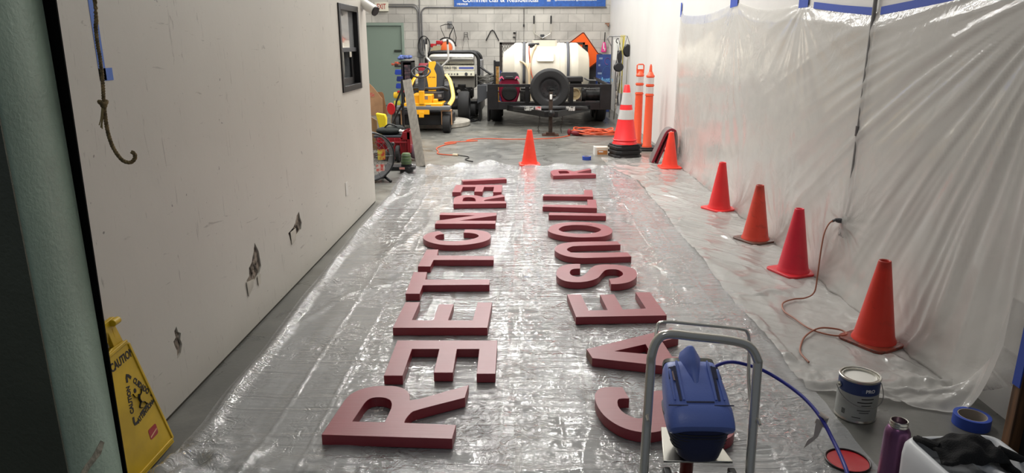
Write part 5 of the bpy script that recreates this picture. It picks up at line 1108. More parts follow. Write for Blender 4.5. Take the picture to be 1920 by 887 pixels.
# ------------------------------------------------------------------ red engine and pump on the trailer nose
en = thing('engine', 'dark red small engine with round black fan cover on the trailer nose', 'engine', (-0.33, 13.78, 0.40))
MF = frame((0,-0.17,0.24), (1,0,0), (0,0,1))
link('fan_shroud', G().prism([(-0.20,0.0),(-0.20,0.16),(-0.14,0.25),(0.14,0.25),(0.20,0.16),(0.20,0.0),(0.15,-0.17),(0.08,-0.225),(-0.08,-0.225),(-0.15,-0.17)], 0.0, 0.10, None, MF @ T(0,0,-0.08)), mat('maroon_metal', (130, 22, 52), 0.35, 0.3), en, bevel=0.02)
link('round_grille', G().lathe([(0.0,0.05),(0.05,0.05),(0.13,0.038),(0.145,0.02),(0.15,0.0)], 36, MF @ T(0,-0.01,0.02)), mat('grille_black', (34, 34, 34), 0.6, bump=0.8, bscale=120), en)
link('top_cover', G().prism([(-0.19,0.25),(-0.16,0.37),(0.13,0.37),(0.17,0.33),(0.19,0.25)], -0.18, 0.06, None, MF), mat('cover_dark', (50, 50, 54), 0.45), en, bevel=0.012)
for s in (-1, 1): link('pink_light', G().prism([(s*0.10,0.245),(s*0.13,0.30),(s*0.16,0.30),(s*0.20,0.245),(s*0.17,0.245),(s*0.145,0.275),(s*0.12,0.245)][::s], 0.035, 0.07, None, MF), mat('pink_plastic', (220, 96, 130), 0.4), en)
link('name_bar', G().box(-0.07, 0.07, -0.255, -0.235, 0.525, 0.54), GREYM, en)
link('exhaust', G().box(0.20, 0.40, -0.16, 0.08, 0.05, 0.27).cyl((0.22,-0.1,0.30),(0.42,-0.1,0.30),0.03,10).cyl((0.30,-0.18,0.12),(0.38,-0.18,0.12),0.05,12), mat('engine_dark', (62, 60, 58), 0.5, 0.5, rgb2=(24, 24, 24), vscale=14), en, bevel=0.008)
link('oil_plug', G().cyl((-0.19,-0.24,0.05), (-0.19,-0.20,0.05), 0.03, 12).cyl((-0.19,-0.25,0.015), (-0.19,-0.2,0.015), 0.02, 10), mat('orange_cap', (214, 140, 60), 0.4), en)
pm = thing('water_pump', 'dark pump with a cream pulley at the right of the trailer nose', 'pump', (1.05, 13.75, 0.40))
MP = frame((-0.13,-0.22,0.21), (1,0,0), (0,0,1))
link('pulley', G().lathe([(0.0,0.0),(0.045,0.0),(0.05,-0.015),(0.08,-0.015),(0.085,0.01),(0.105,0.012),(0.108,-0.02),(0.0,-0.03)], 32, MP), mat('cream_pulley', (190, 170, 130), 0.5), pm)
link('belt_guard', G().box(-0.26, -0.20, -0.22, 0.1, 0.05, 0.38), mat('guard_dark', (60, 60, 62), 0.4, 0.5), pm, bevel=0.006)
link('pump_body', G().cyl((0.05,-0.08,0.18), (0.45,-0.08,0.18), 0.10, 20).cyl((0.0,-0.10,0.2), (0.08,-0.10,0.2), 0.13, 20).box(-0.02, 0.48, -0.16, 0.1, 0.0, 0.05), mat('pump_dark', (48, 48, 48), 0.45, 0.6, rgb2=(20, 20, 20), vscale=10), pm, bevel=0.005)
link('pipework', G().tube([(0.04,-0.2,0.31),(0.34,-0.2,0.31),(0.36,-0.2,0.27)], 0.010, 8).tube([(0.02,-0.2,0.04),(0.42,-0.2,0.045)], 0.016, 8).tube([(0.0,-0.22,0.02),(0.02,-0.22,-0.01),(0.04,-0.22,0.06)], 0.012, 8), GREYM, pm)
link('air_box', G().box(-0.30, 0.02, -0.15, 0.15, 0.43, 0.53).box(-0.22, 0.0, -0.1, 0.1, 0.36, 0.43), BLK, pm, bevel=0.015)
link('lever', G().tube([(0.05,-0.05,0.50),(0.12,-0.02,0.46),(0.28,0.05,0.45)], 0.016, 8), GREYM, pm)

# ------------------------------------------------------------------ orange road sign, dark board, blue banner stand, rack and hangings
rs = thing('road_sign', 'orange diamond road work sign leaning behind the white tank', 'road sign', (1.22, 16.75, 1.27))
MR = frame((0,0,0), (0.80,0,0.60), (-0.60,-0.06,0.80))
link('sign_panel', G().prism(rrect(0.76, 0.76, 0.05, 5), 0, 0.004, None, MR), mat('sign_orange', (250, 100, 28), 0.45, emit=0.0), rs, smooth=None)
bo = rrect(0.755, 0.755, 0.045, 5); bi = rrect(0.715, 0.715, 0.03, 5)
link('border', G().prism(bo, 0.0042, 0.0052, [bi], MR), mat('sign_brown', (70, 20, 10), 0.5), rs, smooth=None)
link('black_legend', G().box(-0.30, 0.18, -0.012, -0.008, 0.20, 0.235).box(0.06, 0.19, -0.012, -0.008, -0.22, 0.23), BLK, rs, smooth=None)
text_part('legend', 'R', 0.12, frame((0.105, -0.014, 0.09), (1,0,0), (0,0,1)), mat('legend_orange', (236, 120, 70), 0.5), rs, bold=0.003)
link('stand_leg', G().tube([(-0.1,0.05,0.1), (-0.15,0.10,-1.27)], 0.012, 8).tube([(0.2,0.05,-0.1), (0.3,0.12,-1.27)], 0.012, 8), GREYM, rs)
tag(link('dark_board', G().prism([(1.38,0.0),(1.95,0.0),(1.78,1.30),(1.60,1.34),(1.38,0.8)], 17.05, 17.10, None, Matrix(((1,0,0,0),(0,0,1,0),(0,1,0,0),(0,0,0,1)))), mat('board_black', (46, 46, 48), 0.5, var=0.3), bevel=0.005), 'dark grey board leaning between the road sign and the blue banner stand', 'board')
bb = thing('banner_stand', 'blue advertising panel leaning at the right wall behind the trailer', 'banner', (1.80, 16.3, 0.0))
MB_ = frame((-0.10,0,0.02), (0.93,-0.10,0), (0.05,0.05,1))
link('panel', G().box(-0.13, 0.22, 0.0, 1.28, 0.0, 0.02, MB_), mat('panel_blue', (36, 66, 132), 0.4, rgb2=(26, 44, 96), vscale=3), bb, bevel=0.004)
MQ = MB_ @ T(0, 0, 0.0215)
text_part('panel_lettering', 'Austin', 0.14, MQ @ T(0.12, 0.72, 0), mat('print_lightblue', (110, 176, 220), 0.5), bb, bold=0.002, sx=0.75)
link('arch_line', G().tube([MQ @ Vector((0.12+0.13*cos(radians(a)), 0.72+0.30*sin(radians(a)), 0)) for a in range(20, 181, 16)], 0.006, 6, flat=0.3), MATS['print_lightblue'], bb)
link('pink_swirl', G().tube([MQ @ Vector((0.12+0.06*cos(radians(a)), 1.13+0.07*sin(radians(a)), 0)) for a in range(0, 300, 20)], 0.014, 6, flat=0.3), mat('print_pink', (150, 84, 140), 0.5), bb)
for (xa, xb, ya, yb) in ((-0.07,0.01,1.17,1.21),(-0.08,-0.04,1.02,1.06),(-0.09,0.0,0.84,0.88),(-0.08,-0.03,0.72,0.75),(-0.09,0.0,0.60,0.64),(-0.1,0.2,0.40,0.42)):
    link('text_row', G().box(xa, xb, ya, yb, 0, 0.001, MQ), mat('print_grey', (120, 134, 160), 0.5), bb, smooth=None)
rk = thing('wall_rack', 'grey metal rack frame against the right wall holding straps', 'rack', (1.9, 15.1, 0))
link('rack_frame', G().tube([(-0.22,0.1,1.60),(-0.20,0.1,1.665),(-0.1,0.1,1.68),(0.13,0.0,1.68)], 0.012, 8, smoothn=3).tube([(-0.12,0.1,1.67),(-0.12,0.1,1.2)], 0.014, 8).tube([(0.10,0.0,1.68),(0.10,0.0,0.0)], 0.013, 8).tube([(-0.22,0.1,1.64),(-0.13,0.1,1.48),(-0.12,0.1,1.3)], 0.010, 8).tube([(-0.12,0.1,1.2),(-0.12,0.1,0.0)], 0.014, 8), GREYM, rk)
link('white_board', G().box(-0.09, 0.09, 0.09, 0.10, 1.20, 1.62), WHITE, rk, smooth=None)
link('shelf_pole', G().cyl((0.17, -0.35, 0.0), (0.165, -0.35, 1.22), 0.022, 12), mat('pole_grey', (176, 178, 184), 0.35, 0.4), rk)
hang = thing('ratchet_straps', 'yellow and black straps hanging in a bunch from the rack', 'straps', (1.90, 14.72, 0))
STY = mat('strap_yellow', (206, 190, 50), 0.6)
g = G()
for k in range(5):
    x0 = 0.0+0.018*k; g.tube([(x0, -0.02*k, 1.70), (x0-0.01+0.02*sin(k), -0.02*k, 1.45), (x0-0.03+0.02*cos(k*2), -0.02*k, 1.15), (x0-0.02+0.03*sin(k*3), -0.02*k, 0.85), (x0-0.05+0.01*k, -0.02*k, 0.55)], 0.011, 6, smoothn=4, flat=0.5)
link('yellow_webbing', g, STY, hang)
g = G()
for k in range(4):
    x0 = -0.06+0.03*k; g.tube([(x0, -0.03, 1.40), (x0-0.02+0.02*sin(k*2), -0.05, 1.1), (x0-0.03, -0.05, 0.8), (x0-0.02+0.03*cos(k), -0.05, 0.45), (x0-0.02, -0.03, 0.30)], 0.014, 6, smoothn=4, flat=0.5)
link('black_webbing', g, BLK, hang)
g = G()
for (x, z) in ((-0.035,0.95),(-0.04,0.72),(-0.055,0.55),(-0.06,0.40),(-0.065,0.28),(0.015,0.86)): g.box(x-0.02, x+0.02, -0.10, -0.07, z-0.04, z+0.04)
g.tube([(-0.03,-0.08,0.95),(-0.07,-0.08,0.2),(-0.09,-0.08,0.02)], 0.016, 8)
link('buckle', g, STEEL, hang, bevel=0.004)
link('hook', G().tube([(-0.05,-0.06,1.63),(-0.09,-0.06,1.62),(-0.10,-0.06,1.57),(-0.07,-0.06,1.54)], 0.010, 6, smoothn=3), BLK, hang)
def pad(x, y, z, rx, rz, label):
    o = thing('hanging_pad', label, 'pad', (x, y, z))
    link('round_pad', G().lathe([(0.0,-0.03),(0.8,-0.028),(1.0,-0.01),(1.0,0.01),(0.8,0.028),(0.0,0.03)], 28, frame((0,0,0), (1,0,0), (0,0,1)) @ Matrix.Diagonal((rx, rz, 1.3, 1))), BLK, o)
    top = 1.68-z
    link('hanging_loop', G().tube([(-rx*0.6,0,rz*0.8), (0.0,0.1,min(top, rz+0.17)), (0.0,0.62,top), (0.0,0.1,min(top, rz+0.17)), (rx*0.6,0,rz*0.8)], 0.005, 6), BLK, o)
pad(2.0, 14.45, 1.40, 0.085, 0.125, 'round black pad hanging at the top of the rack, against the white wall')
pad(1.85, 14.42, 1.27, 0.045, 0.13, 'narrow black pad hanging left of the yellow straps')
pad(1.83, 14.38, 1.08, 0.10, 0.09, 'lowest round black pad, in front of the blue panel')
br = thing('pink_brush', 'pink scrub brush hanging by its black handle near the back corner', 'brush', (1.90, 18.03, 1.32))
link('brush_head', G().prism([(-0.06,0.0),(0.07,0.0),(0.08,0.08),(0.05,0.24),(-0.01,0.25),(-0.04,0.14)], -0.03, 0.03, None, frame((0,0,0), (1,0,0), (0,0,1))), mat('hot_pink', (226, 66, 144), 0.45), br, bevel=0.02)
link('brush_stripe', G().box(-0.01, 0.015, -0.036, -0.03, 0.08, 0.22).box(0.02, 0.04, -0.036, -0.03, 0.04, 0.10), WHITE, br)
link('brush_handle', G().tube([(0.02,0,0.22),(0.03,0,0.48)], 0.012, 8), BLK, br)
tag(link('tap', G().tube([(1.98,YB-0.02,2.0),(1.98,YB-0.10,2.0),(2.0,YB-0.14,1.94)], 0.018, 8).box(1.92, 2.03, YB-0.12, YB-0.06, 1.99, 2.02), mat('brass', (150, 112, 90), 0.4, 0.6)), 'small brass tap high in the right back corner', 'tap')

# ------------------------------------------------------------------ pressure washer skid
pw = thing('pressure_washer', 'hot water pressure washer skid with stainless burner drum and cream panel', 'pressure washer', (-1.56, 15.1, 0))
fr = rrect(1.10, 1.10, 0.17, 6, 0.0, 0.81)
link('roll_frame', G().tube([(x, -0.05, z) for x, z in fr], 0.036, 10, closed=True).tube([(x, 0.85, z) for x, z in fr], 0.036, 10, closed=True), BMET, pw)
link('burner_drum', G().cyl((-0.50, 0.30, 1.20), (0.40, 0.30, 1.20), 0.17, 40).cyl((0.40,0.30,1.20),(0.43,0.30,1.20),0.175,40), STEEL, pw)
link('drum_bands', G().cyl((-0.10, 0.30, 1.20), (-0.085, 0.30, 1.20), 0.173, 40).tube([(-0.50,0.11,1.12),(0.42,0.11,1.12)], 0.006, 6).tube([(-0.50,0.115,1.26),(0.42,0.115,1.26)], 0.006, 6), mat('band_dark', (90, 88, 84), 0.35, 0.8), pw)
link('header_panel', G().box(-0.52, 0.46, 0.02, 0.10, 0.985, 1.085), CREAM, pw, bevel=0.006)
link('blue_stripe', G().box(0.13, 0.44, 0.016, 0.02, 1.015, 1.06).box(-0.48, -0.28, 0.016, 0.02, 1.015, 1.06), mat('stripe_blue', (92, 102, 168), 0.5), pw, smooth=None)
text_part('maker_name', 'HYDRO TEK', 0.072, frame((-0.08, 0.014, 1.035), (1,0,0), (0,0,1)), mat('name_grey', (92, 92, 96), 0.5), pw, bold=0.002, sx=0.85)
link('control_panel', G().box(-0.52, 0.46, -0.02, 0.06, 0.87, 0.965), mat('panel_ivory', (230, 226, 204), 0.45), pw, bevel=0.008)
g = G()
for x, r in ((-0.15,0.010),(-0.08,0.011),(-0.02,0.011),(0.04,0.011),(0.10,0.016),(0.285,0.032),(0.39,0.014)): g.cyl((x, -0.02, 0.917), (x, -0.04, 0.917), r, 14)
link('knobs', g, DGREY, pw)
link('rear_housing', G().box(-0.50, 0.46, 0.10, 0.60, 0.62, 0.90), mat('housing_grey', (126, 122, 114), 0.5), pw, bevel=0.01)
link('side_panel', G().box(0.52, 0.60, 0.05, 0.85, 0.36, 1.20), mat('panel_grey', (132, 132, 134), 0.5), pw, bevel=0.01)
link('engine_block', G().box(-0.10, 0.40, 0.06, 0.60, 0.40, 0.64).box(0.10, 0.26, 0.0, 0.2, 0.60, 0.70).cyl((0.22, 0.05, 0.50), (0.22, -0.0, 0.50), 0.13, 24).box(-0.35, -0.05, 0.0, 0.5, 0.40, 0.60).cyl((-0.2,-0.02,0.55),(-0.2,0.06,0.55),0.08,18).box(0.36,0.42,-0.02,0.1,0.45,0.6), mat('engine_black', (34, 33, 32), 0.4, 0.5, rgb2=(12, 12, 12), vscale=9), pw, bevel=0.012)
link('fittings', G().tube([(-0.30,-0.06,0.45),(-0.05,-0.06,0.46),(0.03,-0.06,0.44)], 0.014, 8).box(0.0, 0.07, -0.09, -0.03, 0.38, 0.46).tube([(-0.30,-0.05,0.60),(-0.14,-0.1,0.80)], 0.014, 8).cyl((0.12,-0.04,0.56),(0.12,-0.02,0.56),0.04,14), mat('fitting_light', (170, 168, 160), 0.35, 0.7), pw)
link('skid_base', G().box(-0.60, 0.62, -0.10, 0.90, 0.18, 0.34).box(-0.55, 0.60, -0.12, -0.06, 0.33, 0.37), BMET, pw, bevel=0.01)
for y in (0.0, 0.7): wheel(pw, 0.42, y, 0.17, 0.17, 0.12)
for y in (0.0, 0.7): wheel(pw, -0.45, y, 0.17, 0.17, 0.12)
fd = thing('trailer_toolbox', 'dark grey metal box between the pressure washer and the trailer', 'box', (-0.86, 14.7, 0))
link('box_body', G().prism([(-0.14,0.36),(-0.14,0.72),(0.12,0.72),(0.12,0.50),(0.05,0.46)], -0.3, 0.3, None, frame((0,0,0), (1,0,0), (0,0,1))), mat('box_dkgrey', (74, 76, 80), 0.5, 0.3), fd, bevel=0.006)
link('box_legs', G().box(-0.12, -0.08, -0.28, 0.28, 0.0, 0.4).box(0.06, 0.10, -0.28, 0.28, 0.0, 0.5), BMET, fd)
hc = thing('grey_hose', 'pile of grey hose coiled on the dark box beside the trailer', 'hose', (-0.80, 14.8, 0.72))
g = G(); random.seed(3); pts = []
for k in range(110):
    a = k*0.42; r = 0.17+0.035*sin(k*0.7)
    pts.append((r*1.05*cos(a), 0.20*sin(a)*1.1, 0.02+0.17*(k/110.0)+0.02*sin(k*1.3)))
link('hose_coils', g.tube(pts, 0.012, 6, smoothn=2), mat('hose_grey', (92, 90, 84), 0.5), hc)
link('black_wand', G().tube([(-0.16,-0.1,0.36),(-0.02,-0.12,0.26),(0.14,-0.12,0.16)], 0.022, 8), BLK, hc)
tag(link('black_hose', G().tube([(-1.45,14.2,0.02),(-1.25,14.0,0.03),(-1.05,14.3,0.02),(-1.0,14.8,0.02),(-1.2,15.0,0.03),(-1.4,14.6,0.03),(-1.2,14.2,0.035),(-1.08,14.5,0.03),(-1.2,14.8,0.02)], 0.016, 6, smoothn=5), BLK), 'black hose snaking on the floor under the pressure washer', 'hose')
tag(link('fuel_can', shell_loft([rr3(0.20,0.16,0.03,0.0), rr3(0.21,0.17,0.03,0.02), rr3(0.21,0.17,0.03,0.30), rr3(0.16,0.12,0.03,0.36)]), mat('fuel_red', (140, 22, 40), 0.45), smooth=50), 'dark red can standing on the mower hood behind the steering wheel', 'can').location = (-2.04, 14.2, 0.802)

# ------------------------------------------------------------------ round slab and yellow ride-on mower
tag(link('round_slab', G().lathe([(0.0,0.0),(0.70,0.0),(0.72,0.012),(0.72,0.08),(0.705,0.095),(0.0,0.095)], 72, T(-1.82, 13.72, 0.002)), mat('slab_grey', (176, 171, 160), 0.6, var=0.12), smooth=40), 'low round grey slab on the floor under the yellow mower', 'slab')
mw = thing('riding_mower', 'yellow ride-on mower with black seat and steering wheel', 'mower', (-1.85, 12.9, 0.0))
def caster(x, y):
    c_ = wheel(mw, x, y, 0.165, 0.165, 0.13, 'front_wheel', mat('rim_dark', (50, 50, 52), 0.5))
    link('wheel_fork', G().box(x-0.095, x-0.078, y-0.03, y+0.03, 0.14, 0.40).box(x+0.078, x+0.095, y-0.03, y+0.03, 0.14, 0.40).box(x-0.095, x+0.095, y-0.05, y+0.05, 0.38, 0.41), mat('fork_orange', (196, 150, 110), 0.45), mw, bevel=0.004)
caster(0.43, -0.38); caster(-0.47, -0.36)
link('front_axle', G().box(-0.52, 0.50, -0.50, -0.22, 0.405, 0.47), mat('deck_dkgrey', (96, 98, 100), 0.5), mw, bevel=0.01)
link('cutting_deck', G().prism([(-0.50,-0.1),(-0.35,-0.25),(0.32,-0.25),(0.50,-0.1),(0.50,0.45),(-0.50,0.45)], 0.12, 0.30), mat('deck_black', (40, 40, 42), 0.5), mw, bevel=0.02)
link('front_body', G().box(-0.20, 0.17, -0.35, 0.25, 0.50, 0.66).box(-0.32, 0.36, -0.42, 0.15, 0.44, 0.52).box(-0.10, 0.08, -0.46, -0.30, 0.34, 0.46).box(0.18, 0.26, -0.32, -0.15, 0.50, 0.58), MYEL, mw, bevel=0.012)
link('foot_pan', G().box(-0.42, -0.20, -0.20, 0.40, 0.46, 0.50).box(0.26, 0.42, -0.20, 0.40, 0.46, 0.50), BLK, mw, bevel=0.01)
link('hitch_bracket', G().box(-0.045, 0.045, -0.53, -0.50, 0.28, 0.38).box(-0.14, 0.14, -0.50, -0.47, 0.33, 0.42), MYEL, mw, bevel=0.006)
link('column', G().prism([(-0.045,0.50),(-0.045,0.74),(0.045,0.74),(0.045,0.50)], -0.44, -0.34, None, Matrix(((1,0,0,0),(0,0,1,0),(0,1,0,0),(0,0,0,1)))), MYEL, mw, bevel=0.01)
link('column_shroud', G().prism([(-0.05,0.74),(-0.055,0.97),(-0.03,1.0),(0.04,1.0),(0.065,0.97),(0.05,0.74)], -0.44, -0.30, None, Matrix(((1,0,0,0),(0,0,1,0),(0,1,0,0),(0,0,0,1)))), mat('shroud_grey', (70, 72, 78), 0.5), mw, bevel=0.015)
SMW = T(0.0, -0.42, 1.06) @ Matrix.Rotation(radians(38), 4, 'X')
sw = [(0.165*cos(2*pi*i/26)*(1.0 if sin(2*pi*i/26) > -0.2 else 0.92), 0.145*sin(2*pi*i/26), 0.0) for i in range(26)]
link('steering_wheel', G().tube([SMW @ Vector(p) for p in sw], 0.016, 8, closed=True).tube([SMW @ Vector(p) for p in ((0,0,-0.03),(-0.10,0.09,0))], 0.010, 6).tube([SMW @ Vector(p) for p in ((0,0,-0.03),(0.10,0.09,0))], 0.010, 6).tube([SMW @ Vector(p) for p in ((0,0,-0.06),(0,-0.135,0))], 0.018, 6).cyl(tuple(SMW @ Vector((0,0,-0.06))), tuple(SMW @ Vector((0,0,0.0))), 0.035, 14), BLK, mw)
# seat
seat_o = [(-0.13,0.0),(-0.19,0.10),(-0.205,0.30),(-0.15,0.46),(-0.06,0.53),(0.08,0.53),(0.16,0.45),(0.205,0.30),(0.19,0.10),(0.13,0.0)]
MSX = frame((0.12, 0.36, 0.68), (1,0,0), (0,0.16,1))
st_ = link('seat_back', G().prism(seat_o, -0.10, 0.0, None, MSX @ T(0,0,0.04)), mat('seat_black', (48, 50, 54), 0.5), mw, bevel=0.03, bseg=4)
link('seat_stripe', G().prism([(-0.10,0.0),(-0.10,0.10),(-0.13,0.26),(-0.10,0.36),(-0.085,0.53),(0.035,0.54),(0.05,0.50),(0.01,0.40),(0.055,0.30),(0.055,0.12),(0.045,0.0)], 0.035, 0.050, None, MSX), MYEL, st_, bevel=0.004, label='yellow centre stripe of the seat')
text_part('seat_lettering', 'Cub Cadet', 0.030, MSX @ T(-0.03, 0.25, 0.0515), BLK, st_, bold=0.0005)
link('seat_cushion', G().prism(rrect(0.44, 0.40, 0.08, 4, 0.10, 0.16), 0.56, 0.68), mat('seat_black', (48,50,54), 0.5), mw, bevel=0.03, bseg=3)
link('seat_belt_bar', G().tube([(-0.28,0.0,0.74),(-0.10,-0.05,0.76),(0.12,-0.05,0.75),(0.34,0.0,0.76),(0.42,0.05,0.72)], 0.026, 8), BLK, mw)
for s in (-1, 1):
    pts = [(0.10+s*0.26,0.30,0.98), (0.10+s*0.34,0.22,0.88), (0.10+s*0.40,0.05,0.70), (0.10+s*0.42,-0.10,0.58), (0.10+s*0.36,-0.22,0.47)]
    link('side_fender', G().tube(pts, 0.040, 8, smoothn=4, flat=0.6), MYEL if s < 0 else mat('fender_pale', (244, 200, 110), 0.3), mw)
    wheel(mw, 0.05+s*0.52, 1.62, 0.30, 0.30, 0.22, 'rear_wheel', mat('rim_dark', (50,50,52), 0.5))
link('engine_hood', G().box(-0.28, 0.40, 0.50, 1.55, 0.45, 0.80).box(-0.40, 0.50, 1.45, 1.75, 0.28, 0.5), mat('hood_black', (44, 44, 46), 0.5), mw, bevel=0.04)
link('label_plates', G().box(-0.01, 0.10, -0.352, -0.350, 0.58, 0.64).box(0.07, 0.16, -0.424, -0.42, 0.465, 0.49).box(0.27, 0.33, -0.25, -0.24, 0.62, 0.66), mat('plate_grey', (120, 118, 116), 0.5), mw, smooth=None)
sl = thing('surface_cleaner', 'bent chrome handlebars of a cart rising behind the mower seat', 'cart', (-1.83, 14.86, 0))
link('handlebar', G().tube([(-0.24,0,1.52),(-0.24,0,1.30),(-0.23,0,1.24),(-0.05,0,1.05),(0.0,0,0.9),(0.0,0,0.10)], 0.022, 10, smoothn=3).tube([(0.20,0,1.52),(0.21,0,1.26),(0.19,0,1.19),(0.04,0,1.05),(0.0,0,0.95)], 0.022, 10, smoothn=3), mat('handlebar_pale', (206, 204, 198), 0.3, 0.3), sl)
link('handle_grip', G().tube([(-0.24,0,1.52),(-0.235,0,1.64)], 0.021, 8), BLK, sl); link('handle_grip', G().tube([(0.20,0,1.50),(0.20,0,1.62)], 0.021, 8), BLK, sl)
link('housing', G().lathe([(0.0,0.12),(0.20,0.12),(0.27,0.08),(0.28,0.02),(0.28,0.0)], 30, T(0, 0.05, 0.10)), DGREY, sl)

# ------------------------------------------------------------------ parts rack with bins by the door
sh = thing('parts_rack', 'black rack tower beside the green door carrying blue bins', 'rack', (-2.42, 14.5, 0))
link('tower', G().box(-0.11, -0.07, -0.1, 0.25, 0.0, 1.18).box(0.09, 0.12, -0.1, 0.25, 0.0, 1.20).box(-0.11, 0.12, 0.22, 0.25, 0.3, 1.20).box(-0.11, 0.12, -0.1, 0.25, 1.17, 1.20).box(-0.11, 0.12, -0.1, 0.25, 0.80, 0.83).box(-0.11, 0.12, -0.1, 0.25, 0.45, 0.48).box(-0.24, -0.10, -0.1, 0.1, 1.08, 1.11), BLK, sh, bevel=0.004)
link('small_parts', G().box(-0.05, 0.08, -0.09, 0.2, 0.83, 0.98).box(-0.05, 0.08, -0.09, 0.2, 0.98, 1.12).box(-0.05, 0.08, -0.09, 0.2, 0.48, 0.72), mat('mixed_parts', (96, 70, 74), 0.5, rgb2=(40, 38, 44), vscale=16), sh, bevel=0.01)
BINB = mat('bin_blue', (36, 62, 150), 0.4)
for i, (x, z) in enumerate(((-0.16, 0.93), (-0.13, 0.80), (-0.15, 0.66))):
    o = thing('storage_bin', ['topmost blue bin on the side of the black rack', 'middle dark blue bin on the side of the black rack', 'lowest blue bin on the side of the black rack'][i], 'bin', (-2.42+x, 14.38, z))
    link('bin_shell', G().prism([(-0.07,0.02),(-0.05,0.0),(0.055,0.0),(0.055,0.10),(-0.055,0.10)], -0.06, 0.06, None, frame((0,0,0), (1,0,0), (0,0,1))), BINB if i != 1 else mat('bin_darkblue', (28, 42, 100), 0.4), o, bevel=0.006)
g = G()
for k in range(9): g.sphere((-0.10+0.025*k, 0.02*sin(k*2), 0.04+0.03*abs(sin(k*1.7))), 0.045, 10, (1.2, 1, 0.8))
o = link('blue_rag', g, mat('rag_blue', (104, 124, 190), 0.8, var=0.3, vscale=14), smooth=60); o.location = (-2.46, 14.5, 1.21); tag(o, 'crumpled blue rag on top of the black rack', 'rag')
tag(link('orange_drill', G().box(-2.72, -2.60, 14.40, 14.50, 1.11, 1.15).box(-2.66, -2.54, 14.42, 14.5, 1.13, 1.18).cyl((-2.70,14.4,1.14),(-2.70,14.36,1.14),0.02,10), mat('drill_orange', (206, 96, 66), 0.5, rgb2=(50, 36, 34), vscale=20), bevel=0.008), 'small orange and black tool beside the blue rag', 'tool')
for i, (z, c) in enumerate(((0.53, (226, 182, 36)), (0.36, (190, 178, 58)))):
    g = G()
    for k in range(4): g.sphere((-0.045+0.03*k, 0, 0.0), 0.05, 10, (0.55, 0.6, 1.3+0.1*(k % 2)))
    o = link('yellow_glove', g, mat('glove_yellow%d' % i, c, 0.6), smooth=60); o.location = (-2.62, 14.3, z); tag(o, ['upper yellow glove hanging below the blue bins', 'lower yellow glove hanging below the blue bins'][i], 'glove')
tag(link('red_box', G().box(-2.60, -2.47, 14.25, 14.35, 0.58, 0.62), RED, bevel=0.01), 'small red box just under the blue bins', 'box')

# ------------------------------------------------------------------ left cluster: hand truck, plank, crate, fan, sander, boxes
ht = thing('hand_truck', 'black hand truck standing behind the red crate and plank', 'hand truck', (-1.70, 10.0, 0))
link('rails', G().tube([(-0.055,0.0,0.05),(-0.055,0.02,0.98),(-0.04,0.02,1.02),(0.03,0.02,1.02),(0.045,0.02,0.98),(0.045,0,0.05)], 0.018, 8, smoothn=3).tube([(-0.055,0.0,0.72),(-0.13,0,0.60),(-0.20,0,0.45)], 0.014, 8), BLK, ht)
link('cross_bars', G().cyl((-0.055,0.01,0.35),(0.045,0.01,0.35),0.012,8).cyl((-0.055,0.01,0.65),(0.045,0.01,0.65),0.012,8).box(-0.12,0.11,-0.18,0.0,0.0,0.012), BLK, ht)
for s in (-1, 1): wheel(ht, s*0.11-0.005, 0.10, 0.09, 0.09, 0.05)
pk = thing('plank', 'weathered grey wooden plank leaning up beside the red crate', 'plank', (-1.36, 9.05, 0.0))
link('board', G().bar((0.0,-0.12,0.0), (-0.26,0.60,1.06), 0.115, 0.045, (0.05,-1,0.1)), GREYWOOD, pk, bevel=0.003)
link('knot_mark', G().prism(ell(0.016, 0.05, 16), 0, 0.001, None, frame((-0.065,0.055-0.028,0.245), (1,0,0.0), (-0.23,0.63,0.94))), mat('knot_dark', (60, 54, 50), 0.8), pk, smooth=None)
cr = thing('red_crate', 'dark red ribbed plastic crate with a black lid', 'crate', (-1.80, 9.55, 0))
REDC = mat('crate_red', (150, 22, 34), 0.45)
link('crate_body', shell_loft([rr3(0.40,0.34,0.03,0.03), rr3(0.44,0.38,0.03,0.20), rr3(0.46,0.40,0.03,0.30), rr3(0.46,0.40,0.03,0.32)]), REDC, cr, smooth=40)
g = G()
for k in range(6): g.box(-0.20+k*0.075, -0.185+k*0.075, -0.212, -0.19, 0.14, 0.31)
g.box(-0.235, 0.235, -0.215, -0.19, 0.25, 0.27).box(0.14, 0.24, -0.22, 0.18, 0.30, 0.40).box(0.20, 0.245, -0.22, 0.0, 0.12, 0.42).prism([(0.10,0.30),(0.16,0.42),(0.24,0.45),(0.24,0.30)], -0.20, -0.18, None, Matrix(((1,0,0,0),(0,0,1,0),(0,1,0,0),(0,0,0,1))))
link('crate_ribs', g, REDC, cr, bevel=0.004)
link('lid', G().prism(rrect(0.42, 0.38, 0.03, 3, -0.05, 0), 0.32, 0.345), mat('lid_grey', (58, 60, 66), 0.45), cr, bevel=0.006)
wheel(cr, 0.08, -0.24, 0.115, 0.11, 0.05)
tb = thing('tool_bag', 'black soft tool bag slumped on the red crate lid', 'bag', (-1.85, 9.55, 0.345))
g = G().sphere((-0.02,0,0.05), 0.10, 16, (1.9, 1.3, 0.55)).sphere((0.08,0.02,0.075), 0.07, 14, (1.5, 1.2, 0.7)).sphere((-0.12,-0.02,0.05), 0.06, 14, (1.4, 1.2, 0.7))
link('bag_body', g, mat('bag_black', (38, 42, 40), 0.85, bump=0.6, bscale=30), tb, smooth=80)
link('bag_handle', G().tube([(-0.08,-0.05,0.09),(-0.02,-0.06,0.14),(0.05,-0.05,0.13),(0.10,-0.04,0.10)], 0.010, 8, smoothn=3), BLK, tb)
